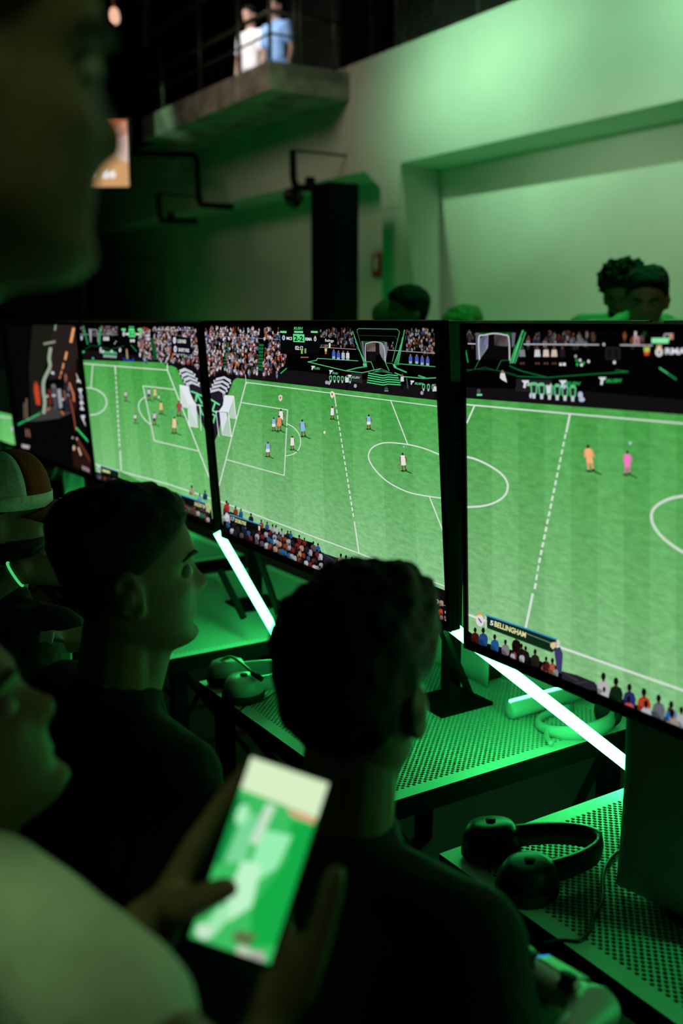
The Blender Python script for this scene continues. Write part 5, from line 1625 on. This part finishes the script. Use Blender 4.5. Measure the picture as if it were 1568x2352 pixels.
def cloth(name, col, rough=0.85, stripes=None):
    m = mat(name, col, rough, var=0.18, scale=14, bump=0.25, spec=0.15)
    if stripes:
        nt = m.node_tree
        tc = nt.nodes['Texture Coordinate']
        wv = nt.nodes.new('ShaderNodeTexWave')
        wv.bands_direction = 'Z'
        wv.inputs['Scale'].default_value = stripes
        wv.inputs['Distortion'].default_value = 0.4
        mx = nt.nodes.new('ShaderNodeMix')
        mx.data_type = 'RGBA'
        b = nt.nodes['Principled BSDF']
        src = b.inputs['Base Color'].links[0].from_socket
        nt.links.new(tc.outputs['Object'], wv.inputs['Vector'])
        nt.links.new(wv.outputs['Fac'], mx.inputs['Factor'])
        nt.links.new(src, mx.inputs['A'])
        mx.inputs['B'].default_value = (*[c * 0.35 for c in col], 1)
        nt.links.new(mx.outputs['Result'], b.inputs['Base Color'])
    return m

def person(label, head, fwd, face_up=(0, 0, 1), body=None, sit=True, lean=(0, 0), pelvis=None, hands=(None, None), skin='fair', hair=('short', 0.012, 'black'), beard=None,
           shirt=None, sleeves='short', trousers=None, voxel=0.008, size=1.0, seed=1, group=None, collar=True, shoulder_lift=(0, 0), poles=(None, None), turn=None, shoulders=None, detail=True, wrinkle=0.004, hood=False, neck=(0.20, 0.035)):
    """head: centre of the head; fwd: where the face looks; turn: where the chest looks; hands = (left, right) as None or dict(W, f, n, curl, thumb)."""
    head = Vector(head)
    mtx = head_matrix(head, fwd, face_up, size)
    ch = Vector(turn if turn else fwd); ch.z = 0; ch.normalize()
    rt = ch.cross(Vector((0, 0, 1)))             # the person's right
    base = head + Vector((lean[0], lean[1], 0))
    neck_t = mtx @ Vector((0, -0.022, -0.075))
    neck_b = Vector((base.x, base.y, 0)) - ch * neck[1] * size + Vector((0, 0, head.z - neck[0] * size))
    if pelvis is None:
        pz = 0.52 if sit else 0.93 * size
        pelvis = Vector((neck_b.x, neck_b.y, 0)) - ch * (0.10 if sit else 0.0) + Vector((lean[0], lean[1], 0)) + Vector((0, 0, pz))
    pelvis = Vector(pelvis)
    chest = neck_b * 0.68 + pelvis * 0.32 + ch * 0.01
    waist = neck_b * 0.30 + pelvis * 0.70
    sh = []
    for s, lf in ((-1, shoulder_lift[0]), (1, shoulder_lift[1])):
        sh.append(neck_b + rt * (s * 0.180 * size) - Vector((0, 0, (0.045 - lf) * size)) + ch * (0.4 * lf))
    if shoulders:
        sh = [Vector(q) if q is not None else sh[i] for i, q in enumerate(shoulders)]
    bm = bmesh.new()
    head_grid(bm, mtx)
    for s in (-1, 1): add_ear(bm, mtx, s)
    capsule(bm, neck_t, neck_b, 0.055 * size, 0.062 * size)
    capsule(bm, mtx @ Vector((0, 0.02, -0.075)), neck_b + ch * 0.015, 0.042 * size, 0.05 * size)
    capsule(bm, neck_b, chest, 0.07, 0.12 * size, 0.7, ch)
    capsule(bm, chest, pelvis, 0.13 * size, 0.13 * size, 0.7, ch)
    arms = []
    for i, s in ((0, -1), (1, 1)):
        h = hands[i]
        if h is None:
            Wp = (pelvis + rt * (s * 0.14) + ch * 0.24 + Vector((0, 0, 0.12))) if sit else (pelvis + rt * (s * 0.24) + ch * 0.06 - Vector((0, 0, 0.06)))
            h = dict(W=Wp, f=(ch * 0.8 - Vector((0, 0, 0.3))) if sit else Vector((0, 0, -1)), n=Vector((0, 0, -1)) if sit else -rt * s, curl=0.35, thumb=0.3)
        pole = poles[i] if poles[i] is not None else (rt * s * 0.6 - Vector((0, 0, 1)) - ch * 0.4)
        L1, L2 = 0.30 * size, 0.265 * size
        E, Wr = (Vector(h['E']), Vector(h['W'])) if 'E' in h else ik(sh[i], h['W'], L1, L2, pole)
        arms.append((sh[i], E, Wr))
        capsule(bm, sh[i], E, 0.052 * size, 0.043 * size)
        capsule(bm, E, Wr, 0.043 * size, 0.027 * size)
        f_ = Vector(h['f']); n_ = Vector(h['n'])
        side = h.get('side')
        if side is None:
            # thumb towards the body's mid line / upwards
            side = 1 if f_.cross(n_).dot(-rt * s + Vector((0, 0, 0.7))) > 0 else -1
        for a, b, ra, rb in hand_bones(Wr, f_, n_, side, h.get('curl', 0.5), h.get('spread', 1.0), size, h.get('thumb', 0.6), h.get('path')):
            capsule(bm, a, b, ra, rb, seg=8)
    legs = []
    for s in (-1, 1):
        hip = pelvis + rt * (s * 0.095)
        if sit:
            knee = hip + ch * 0.42 + rt * (s * 0.05) + Vector((0, 0, 0.0)); knee.z = 0.53
            ank = knee + ch * 0.02; ank.z = 0.09
        else:
            knee = hip * 1.0; knee.z = hip.z * 0.53; knee += ch * 0.02
            ank = Vector((hip.x, hip.y, 0.09)) - ch * 0.01
        legs.append((hip, knee, ank))
        capsule(bm, hip, knee, 0.085 * size, 0.058 * size)
        capsule(bm, knee, ank, 0.056 * size, 0.040 * size)
        capsule(bm, ank + Vector((0, 0, -0.045)) - ch * 0.03, ank + ch * 0.15 + Vector((0, 0, -0.055)), 0.038, 0.030)
    root = fuse('person', bm, SKIN[skin], voxel, 3)
    tag(root, label, 'person', group)
    # clothes
    if shirt is not None:
        bm = bmesh.new()
        top = neck_b + Vector((0, 0, 0.012))
        capsule(bm, top - Vector((0, 0, 0.035)), chest, 0.078 * size, 0.155 * size, 0.74, ch)
        capsule(bm, chest, waist, 0.160 * size, 0.145 * size, 0.74, ch)
        capsule(bm, waist, pelvis, 0.148 * size, 0.155 * size, 0.78, ch)
        for i in (0, 1):
            S, E, Wr = arms[i]
            capsule(bm, neck_b - Vector((0, 0, 0.03)), S, 0.062 * size, 0.068 * size)
            capsule(bm, S, chest, 0.07 * size, 0.10 * size)
            if sleeves == 'short':
                capsule(bm, S, S + (E - S) * 0.62, 0.070 * size, 0.068 * size)
            else:
                capsule(bm, S, E, 0.068 * size, 0.058 * size)
                capsule(bm, E, E + (Wr - E) * 0.92, 0.058 * size, 0.042 * size)
        if collar:
            capsule(bm, neck_b + Vector((0, 0, -0.01)), neck_b + (neck_t - neck_b) * 0.02, 0.082 * size, 0.076 * size)
        if hood:
            for k in range(9):
                a = math.radians(-110 + 220 * k / 8)
                d = (-ch * math.cos(a) + rt * math.sin(a))
                capsule(bm, neck_b + d * 0.085 + Vector((0, 0, 0.03 - 0.03 * abs(k - 4) / 4)), neck_b + d * 0.10 + Vector((0, 0, -0.04)), 0.035, 0.03, seg=8)
        fuse('shirt', bm, shirt, max(voxel, 0.007), 8, root, wrinkle, seed)
    if trousers is not None:
        bm = bmesh.new()
        capsule(bm, pelvis + Vector((0, 0, 0.06)), pelvis, 0.15, 0.155, 0.8, ch)
        for hip, knee, ank in legs:
            capsule(bm, hip, knee, 0.100, 0.072)
            capsule(bm, knee, ank + Vector((0, 0, 0.03)), 0.070, 0.058)
        fuse('trousers', bm, trousers, 0.012, 6, root, 0.003, seed)
    for hip, knee, ank in legs:
        bm = bmesh.new()
        capsule(bm, ank + Vector((0, 0, -0.04)) - ch * 0.04, ank + ch * 0.17 + Vector((0, 0, -0.047)), 0.050, 0.043, 0.9, Vector((0, 0, 1)))
        obj('shoe', bm, M['soft_black'], root, True)
    # hair, brows, eyes
    if hair is not None:
        bm = bmesh.new()
        head_grid(bm, mtx, hair_fn(hair[0], hair[1], seed * 3.1), 96, 72)
        if hair[0] == 'long':
            for k in range(7):
                a = math.radians(-80 + 160 * k / 6)
                p = mtx @ Vector((0.085 * math.sin(a), -0.03 - 0.075 * math.cos(a), 0.0))
                capsule(bm, p, p - Vector((0, 0, 0.22)), 0.032, 0.02, seg=8)
        obj('hair', bm, HAIR[hair[2]], root, True)
    if beard:
        bm = bmesh.new()
        head_grid(bm, mtx, beard_fn(beard, seed), 72, 56)
        obj('beard', bm, HAIR['black'], root, True)
    if detail:
        for s in (-1, 1):
            bm = bmesh.new()
            bmesh.ops.create_uvsphere(bm, u_segments=12, v_segments=8, radius=0.0112 * size, matrix=Matrix.Translation(mtx @ Vector((s * 0.032, 0.0735, 0.000))))
            e_ = obj('eye', bm, M['eye'], root, True)
            bm = bmesh.new()
            bmesh.ops.create_uvsphere(bm, u_segments=10, v_segments=6, radius=0.0056 * size, matrix=Matrix.Translation(mtx @ Vector((s * 0.032, 0.0797, 0.000))))
            obj('iris', bm, M['iris'], e_, True)
            bm = bmesh.new()
            tube(bm, [mtx @ Vector((s * x, head_point(z, s * math.asin(min(1, x / 0.076))).y + 0.001, z)) for x, z in ((0.014, 0.021), (0.026, 0.025), (0.040, 0.025), (0.050, 0.019))], [0.003, 0.0042, 0.004, 0.002], 6)
            obj('eyebrow', bm, HAIR['black'], root, True)
    return root, dict(mtx=mtx, arms=arms, neck=neck_b, chest=chest, pelvis=pelvis, ch=ch, rt=rt)

def cdir(r_, u, f):                              # a direction given as right / up / away from the photographer
    hf = Vector((-_sy, _cy, 0))
    return (CR * r_ + Vector((0, 0, u)) + hf * f).normalized()

NAVY = cloth('black_jacket_cloth', (0.010, 0.011, 0.010))
TEAL = cloth('dark_teal_cloth', (0.018, 0.030, 0.028))
BLACKT = cloth('black_cotton', (0.006, 0.006, 0.006))
WHITET = cloth('white_cotton', (0.62, 0.62, 0.60))
JEANS = cloth('dark_denim', (0.012, 0.014, 0.02))
GREENJ = cloth('green_satin_jacket', (0.10, 0.16, 0.11), 0.4)

# -- the man in profile, left of the middle
pm, PI_ = person('man in profile in a black jacket looking towards the screens', at(300, 1318, 1.53), cdir(0.93, 0.07, 0.34), size=1.06, skin='dim', hair=('fade', 0.013, 'black'),
                 shirt=NAVY, sleeves='long', trousers=JEANS, voxel=0.0055, seed=2, turn=cdir(0.8, 0, 0.6))
# -- the man seen from behind in the middle, holding a controller
ctl = at(1262, 2262, 1.17)
cm, CI_ = person('man seen from behind in a dark teal shirt in front of the middle screen', at(828, 1572, 1.18), cdir(0.52, -0.03, 0.85), skin='dim', hair=('quiff', 0.016, 'black'),
                 shirt=TEAL, sleeves='short', trousers=JEANS, voxel=0.0055, seed=5, turn=cdir(0.66, 0, 0.75), lean=(0.0, 0.0),
                 hands=(dict(W=ctl + cdir(-0.16, -0.03, 0.10), f=cdir(0.5, 0.0, 0.85), n=cdir(0.6, -0.6, 0), curl=0.7, thumb=0.9), dict(W=ctl + cdir(-0.05, -0.035, -0.03) * 0.09, f=cdir(0.85, -0.05, 0.5), n=cdir(-0.5, -0.3, 0.8), curl=0.75, thumb=0.9)))
# -- the man with the white T-shirt at the left edge, filming with a telephone
PH = at(598, 1972, 0.80)
pu = (at(665, 1770, 0.815) - at(530, 2175, 0.785)).normalized()      # long axis of the phone
pr_ = (at(765, 1800, 0.80) - at(565, 1740, 0.80)).normalized()
pr_ = (pr_ - pu * pu.dot(pr_)).normalized()
pn = pr_.cross(pu)                                                  # out of the glass, towards the viewer
if pn.dot(CF) > 0: pn = -pn
fL, fR = (at(566, 1735, 0.875) - at(352, 2125, 0.845)).normalized(), pu * 0.95 - pr_ * 0.10 - pn * 0.25
gm, GI_ = person('man at the left edge in a white T-shirt filming with a telephone', at(-155, 1682, 0.95), cdir(0.90, 0.42, 0.30), face_up=(0, 0, 1), skin='dim', hair=('short', 0.010, 'black'),
                 shirt=WHITET, sleeves='short', trousers=JEANS, voxel=0.006, seed=8, turn=cdir(0.75, 0, 0.65), shoulders=(None, at(-50, 2105, 0.80)),
                 hands=(dict(W=at(345, 2130, 0.845), E=at(90, 2420, 0.88), f=fL, n=pr_, side=(1 if fL.cross(pr_).dot(pn) > 0 else -1), curl=0.10, spread=0.3, path=[at(425, 2085, 0.80), at(478, 2056, 0.782), at(520, 2040, 0.778)]),
                        dict(W=PH + pr_ * 0.046 - pu * 0.150 - pn * 0.022, E=at(480, 2560, 0.66), f=fR, n=-pr_, side=(1 if fR.cross(-pr_).dot(pn) > 0 else -1), curl=0.30, path=[at(690, 2260, 0.80), at(738, 2130, 0.80), at(768, 2010, 0.80)])),
                 wrinkle=0.003)
# -- tall man whose blurred face fills the upper left corner
fm, FI_ = person('tall man standing at the upper left, face blurred close to the camera', at(-148, 150, 0.56), cdir(0.86, -0.02, 0.50), skin='dim', hair=('short', 0.012, 'black'), shirt=BLACKT, sleeves='long', trousers=JEANS, sit=False,
                 voxel=0.008, seed=11, turn=cdir(0.75, 0, 0.65), lean=(-0.10 * CR.x, -0.10 * CR.y), hands=(None, None))
# -- man with the trucker cap at the left edge
km, KI_ = person('bearded man in a white and red trucker cap at the left edge', at(8, 1182, 2.2), cdir(0.95, 0.0, 0.22), skin='dim', hair=('short', 0.008, 'black'), beard=0.010, shirt=BLACKT, sleeves='short', trousers=JEANS, voxel=0.007, seed=14,
                 turn=cdir(0.5, 0, 0.85), hands=(None, dict(W=at(46, 1312, 2.12), f=cdir(0.95, -0.05, 0.3), n=cdir(0.1, -0.6, 0.8), curl=0.75, thumb=0.7)), poles=(None, cdir(-0.6, -0.8, -0.3)))
mk = KI_['mtx']
cap = thing('trucker_cap', 'trucker cap with white mesh back and red front worn at the left edge', 'cap', (0, 0, 0))
m_mesh = cloth('white_cap_mesh', (0.8, 0.82, 0.75), 0.8, stripes=150)
m_red = cloth('red_cap_cloth', (0.32, 0.05, 0.02))
m_band = cloth('white_cap_band', (0.8, 0.84, 0.74))
def cap_dome(part):
    bm = bmesh.new()
    rings = []
    nv, nu = 10, 40
    for j in range(nv + 1):
        e = j / nv * math.pi / 2
        ring = []
        for k in range(nu):
            a = 2 * math.pi * k / nu
            x, y = 0.090 * math.sin(a) * math.cos(e) ** 0.8, -0.008 + 0.112 * math.cos(a) * math.cos(e) ** 0.8
            z = 0.035 + 0.105 * math.sin(e) + 0.012 * math.cos(a) * math.sin(e * 2)
            ring.append(Vector((x, y, z)))
        rings.append(ring)
    vv = {}
    def V(p):
        key = tuple(round(c, 6) for c in p)
        if key not in vv: vv[key] = bm.verts.new(mk @ p)
        return vv[key]
    for j in range(nv):
        for k in range(nu):
            q = [rings[j][k], rings[j][(k + 1) % nu], rings[j + 1][(k + 1) % nu], rings[j + 1][k]]
            if (math.cos(2 * math.pi * (k + 0.5) / nu) > 0.60) == (part == 'front'):
                vs_ = []
                for p in q:
                    v = V(p)
                    if v not in vs_: vs_.append(v)
                if len(vs_) > 2:
                    try: bm.faces.new(vs_)
                    except ValueError: pass
    return bm
for nm, part, mm in (('front_panel', 'front', m_red), ('mesh_panel', 'back', m_mesh)):
    o = obj(nm, cap_dome(part), mm, cap, True)
    sol = o.modifiers.new('thickness', 'SOLIDIFY'); sol.thickness = 0.002
bm = bmesh.new()
pts = [mk @ Vector((0.0905 * math.sin(a), -0.008 + 0.1125 * math.cos(a), 0.040)) for a in [2 * math.pi * k / 36 for k in range(36)]]
ring0 = None
lo = [bm.verts.new(mk @ Vector((0.091 * math.sin(a), -0.008 + 0.113 * math.cos(a), 0.022))) for a in [2 * math.pi * k / 36 for k in range(36)]]
hi_ = [bm.verts.new(mk @ Vector((0.0915 * math.sin(a), -0.008 + 0.1135 * math.cos(a), 0.052))) for a in [2 * math.pi * k / 36 for k in range(36)]]
for k in range(36):
    bm.faces.new((lo[k], lo[(k + 1) % 36], hi_[(k + 1) % 36], hi_[k]))
o = obj('sweat_band', bm, m_band, cap, True)
sol = o.modifiers.new('thickness', 'SOLIDIFY'); sol.thickness = 0.002
bm = bmesh.new()
N1, N2 = 14, 6
g = []
for j in range(N2 + 1):
    row = []
    for k in range(N1 + 1):
        a = math.radians(-62 + 124 * k / N1)
        t = j / N2
        ext = 0.078 * t * math.cos(a * 0.95) ** 0.7
        x = 0.088 * math.sin(a) * (1 + 0.05 * t)
        y = -0.008 + 0.112 * math.cos(a) + ext
        z = 0.030 - 0.016 * t - 0.10 * abs(math.sin(a)) ** 2.2 * 0.28
        row.append(bm.verts.new(mk @ Vector((x, y, z))))
    g.append(row)
for j in range(N2):
    for k in range(N1):
        bm.faces.new((g[j][k], g[j][k + 1], g[j + 1][k + 1], g[j + 1][k]))
o = obj('brim', bm, m_red, cap, True)
sol = o.modifiers.new('thickness', 'SOLIDIFY'); sol.thickness = 0.003
# pale letter-like applique on the brim
bm = bmesh.new()
for x0, x1, y0, y1 in ((-0.05, -0.042, 0.118, 0.165), (-0.05, -0.02, 0.138, 0.144), (-0.022, -0.014, 0.118, 0.168), (0.0, 0.008, 0.118, 0.172), (0.0, 0.03, 0.165, 0.172), (0.026, 0.034, 0.118, 0.168)):
    box(bm, (x0, y0, 0.0235), (x1, y1, 0.0245), mk)
obj('applique', bm, m_band, cap)
S, E, Wr = KI_['arms'][1]
bm = bmesh.new()
ax = (Wr - E).normalized(); e1, e2 = frame_of(ax)
tube(bm, [Wr - ax * 0.012 + (e1 * math.cos(a) + e2 * math.sin(a)) * 0.029 for a in [2 * math.pi * k / 20 for k in range(20)]], 0.003, 6, closed=True)
tag(obj('wristband', bm, led_mat('glowing_wristband', (0.08, 0.75, 0.22), 0.8), None, True), 'glowing green wristband on the arm of the cap wearer', 'wristband')

# -- man in a green jacket, out of frame but for his forearm and watch
jm, JI_ = person('man in a green jacket at the left edge, only his forearm in view', at(-330, 1230, 1.75), cdir(0.8, -0.1, 0.6), skin='tan', shirt=GREENJ, sleeves='long', trousers=JEANS, voxel=0.007, seed=17, turn=cdir(0.8, 0, 0.6), wrinkle=0.006,
                 hands=(None, dict(W=at(118, 1480, 1.80), f=cdir(0.96, 0.12, 0.2), n=cdir(0.1, -0.9, 0.2), curl=0.22, thumb=0.4)))
S, E, Wr = JI_['arms'][1]
wt = thing('wristwatch', 'bright wristwatch on the forearm in the green sleeve', 'watch', Wr)
ax = (Wr - E).normalized(); e1, e2 = frame_of(ax)
bm = bmesh.new()
tube(bm, [-ax * 0.004 + (e1 * math.cos(a) + e2 * math.sin(a)) * 0.031 for a in [2 * math.pi * k / 20 for k in range(20)]], 0.007, 6, closed=True)
obj('strap', bm, M['soft_black'], wt, True)
bm = bmesh.new()
nw = (Vector((0, 0, 0.7)) - CF); nw = (nw - ax * nw.dot(ax)).normalized()
mw = Matrix((ax, nw.cross(ax), nw)).transposed().to_4x4()
box(bm, (-0.012, -0.013, 0.030), (0.012, 0.013, 0.038), mw, 0.003)
obj('case', bm, M['white_plastic'], wt)

# -- phone
ph = thing('smartphone', 'smartphone held up by the white-shirted man, filming the hall', 'phone', PH)
mp = Matrix((pr_, pu, pn)).transposed().to_4x4()
ph.rotation_euler = mp.to_euler()
pw, pl_ = 0.0358, 0.075
bm = bmesh.new(); box(bm, (-pw, -pl_, -0.008), (pw, pl_, -0.0005), None, 0.003)
obj('case', bm, M['black_plastic'], ph)
bm = bmesh.new(); box(bm, (-pw + 0.004, pl_ - 0.034, -0.011), (-pw + 0.034, pl_ - 0.006, -0.0085), None, 0.001)
obj('camera_bump', bm, M['black_plastic'], ph)
P = Pic([(0, 0), (100, 0), (100, 200), (0, 200)], 2 * pw - 0.005, 2 * pl_ - 0.005)
P.T = (0, 0, 1)
P.quad(-2, -2, 102, 202, (60, 190, 96)); P.up()
P.poly([(0, 0), (100, 0), (100, 40), (0, 36)], (216, 240, 196)); P.poly([(60, 40), (98, 40), (98, 47), (70, 46)], (226, 160, 130)); P.up()
P.poly([(70, 52), (100, 46), (100, 180), (70, 190), (58, 150), (80, 90)], (20, 170, 70)); P.poly([(0, 46), (14, 46), (8, 120), (0, 120)], (20, 150, 70)); P.up()
P.poly([(14, 60), (30, 56), (34, 110), (10, 116)], (120, 214, 150)); P.poly([(36, 42), (48, 42), (42, 88), (30, 88)], (196, 226, 200)); P.poly([(44, 70), (78, 66), (72, 104), (50, 128), (40, 108)], (150, 240, 176)); P.up()
P.poly([(30, 108), (54, 106), (58, 150), (38, 172), (26, 150)], (190, 244, 200)); P.poly([(22, 160), (44, 156), (26, 192), (10, 192)], (160, 232, 176)); P.disc(14, 190, 10, 8, (206, 230, 206)); P.poly([(50, 178), (74, 176), (70, 190), (48, 190)], (90, 110, 70)); P.disc(66, 196, 10, 5, (190, 206, 180)); P.disc(84, 196, 9, 5, (180, 170, 166)); P.disc(12, 62, 7, 12, (170, 240, 190))
P.gain = 1.0
o = P.build('picture', ph)
o.rotation_euler = (-math.pi / 2, 0, 0)
o.location = (-pw + 0.0025, pl_ - 0.0025, 0.0003)

# -- game controller in the hands of the man in the middle
gc = thing('game_controller', 'white game controller in the hands of the man in the middle', 'controller', ctl)
cf, cu_ = cdir(0.70, -0.35, 0.62), None
crt = cf.cross(Vector((0, 0, 1))).normalized(); cup = crt.cross(cf)
gc.rotation_euler = Matrix((crt, cf, cup)).transposed().to_3x3().to_euler()
bm = bmesh.new()
capsule(bm, (-0.05, 0.01, 0), (0.05, 0.01, 0), 0.030, 0.030, 0.62, (0, 0, 1))
for s in (-1, 1):
    capsule(bm, (s * 0.056, 0.01, 0), (s * 0.072, -0.062, -0.012), 0.029, 0.017, 0.85, (0, 0, 1))
fuse('shell', bm, M['white_plastic'], 0.003, 6, gc)
bxo('touch_pad', (-0.028, 0.005, 0.016), (0.028, 0.034, 0.0195), M['white_plastic'], gc, 0.002)
bxo('light_bar', (-0.031, 0.004, 0.0165), (-0.0285, 0.035, 0.0185), led_mat('blue_light_bar', (0.05, 0.4, 1.0), 1.2), gc)
for s in (-1, 1):
    bm = bmesh.new(); lathe(bm, [(0.011, 0.012), (0.008, 0.02), (0.011, 0.026), (0.010, 0.028)], 14, Matrix.Translation((s * 0.028, -0.014, 0)))
    obj('thumb_stick', bm, M['soft_black'], gc, True)
for a, b in ((0, 1), (1, 0), (0, -1), (-1, 0)):
    bm = bmesh.new(); lathe(bm, [(0.0045, 0.014), (0.0045, 0.0205), (0.003, 0.0215)], 10, Matrix.Translation((0.054 + a * 0.011, 0.014 + b * 0.011, 0)))
    obj('button', bm, M['grey_plastic'], gc, True)

# -- people on the far side of the row
person('far man with curly hair in a pale striped jumper, behind the opposite screens', at(1430, 680, 4.45), cdir(-0.45, -0.35, -0.8), skin='tan', hair=('curly', 0.030, 'black'), beard=0.004, shirt=cloth('striped_jumper', (0.75, 0.80, 0.7), stripes=28), sleeves='long', trousers=JEANS, sit=False, voxel=0.009, seed=21, turn=cdir(-0.3, 0, -0.95), neck=(0.10, 0.15))
person('far man with short hair in a hooded top, looking down beside the striped jumper', at(1484, 687, 4.05), cdir(-0.30, -0.30, -0.9), skin='fair', hair=('short', 0.012, 'black'), shirt=cloth('pale_hoodie', (0.6, 0.66, 0.45)), sleeves='long', trousers=JEANS, sit=False, voxel=0.008, seed=22, turn=cdir(-0.1, 0, -1), hood=True, neck=(0.10, 0.13))
person('far man in profile in front of the pillar, only his head above the screens', at(934, 720, 5.0), cdir(-0.95, -0.05, -0.25), skin='tan', hair=('short', 0.018, 'black'), shirt=cloth('grey_green_shirt', (0.3, 0.34, 0.3)), sleeves='short', trousers=JEANS, sit=False, voxel=0.009, seed=23)
person('far blond person right of the pillar, only the top of the head showing', at(1062, 766, 5.2), cdir(-0.75, -0.3, -0.5), skin='fair', hair=('short', 0.022, 'blond'), shirt=cloth('pale_shirt', (0.4, 0.42, 0.36)), sleeves='short', trousers=JEANS, sit=False, voxel=0.009, seed=24)
person('far blond person behind the man in profile, mostly hidden', at(893, 748, 5.7), cdir(-0.5, -0.2, -0.8), skin='fair', hair=('short', 0.020, 'blond'), shirt=cloth('pale_green_shirt', (0.4, 0.46, 0.4)), sleeves='short', trousers=JEANS, sit=False, voxel=0.010, seed=25)

# -- people on the balcony and the gallery (their floor is the slab)
def gallery_person(label, px, py, Y, zf, **kw):
    p = atY(px, py, Y)
    r0, inf = person(label, (p.x, p.y, 1.66), (0.3, -0.9, -0.15), sit=False, voxel=0.011, detail=False, **kw)
    r0.location.z = zf
    return r0
gallery_person('person in a white shirt standing on the balcony behind the railing', 573, 90, 6.7, ZT - 0.02, shirt=cloth('bright_white_shirt', (0.8, 0.8, 0.8)), trousers=cloth('black_white_patterned_trousers', (0.6, 0.6, 0.6), stripes=2.2), skin='fair', seed=31)
gallery_person('person in a light blue shirt beside the balcony corner post', 632, 90, 6.8, ZT - 0.02, shirt=cloth('light_blue_shirt', (0.25, 0.45, 0.75)), trousers=cloth('blue_jeans', (0.12, 0.25, 0.45)), skin='fair', seed=32)
gallery_person('person in a pale blue top behind the gallery mesh railing', 886, 90, 6.5, ZT - 0.02, shirt=cloth('pale_blue_top', (0.4, 0.5, 0.75)), trousers=JEANS, skin='fair', seed=33)
gallery_person('person in a dark top leaning at the gallery railing above the beam', 965, 40, 6.7, ZT - 0.02, shirt=BLACKT, trousers=JEANS, skin='fair', seed=34)

# -- stools under the seated people
def stool(label, inf):
    p = inf['pelvis']
    t = thing('stool', label, 'stool', (p.x, p.y, 0), 0, 'black stools under the seated people')
    zt = p.z - 0.125
    bm = bmesh.new()
    lathe(bm, [(0.15, zt - 0.05), (0.17, zt - 0.045), (0.175, zt - 0.02), (0.165, zt), (0.05, zt + 0.003)], 28)
    obj('seat', bm, M['soft_black'], t, True)
    bm = bmesh.new()
    tube(bm, [(0, 0, 0.06), (0, 0, zt - 0.05)], 0.025, 12)
    obj('post', bm, M['black_steel'], t, True)
    for k in range(4):
        a = math.pi / 4 + k * math.pi / 2
        bm = bmesh.new()
        tube(bm, [(0, 0, 0.07), (0.21 * math.cos(a), 0.21 * math.sin(a), 0.012)], 0.012, 8)
        obj('leg', bm, M['black_steel'], t, True)
for lab, inf in (('black stool under the man in profile', PI_), ('black stool under the man in the dark teal shirt', CI_), ('black stool under the man in the white T-shirt', GI_), ('black stool under the cap wearer', KI_), ('black stool under the man in the green jacket', JI_)):
    stool(lab, inf)
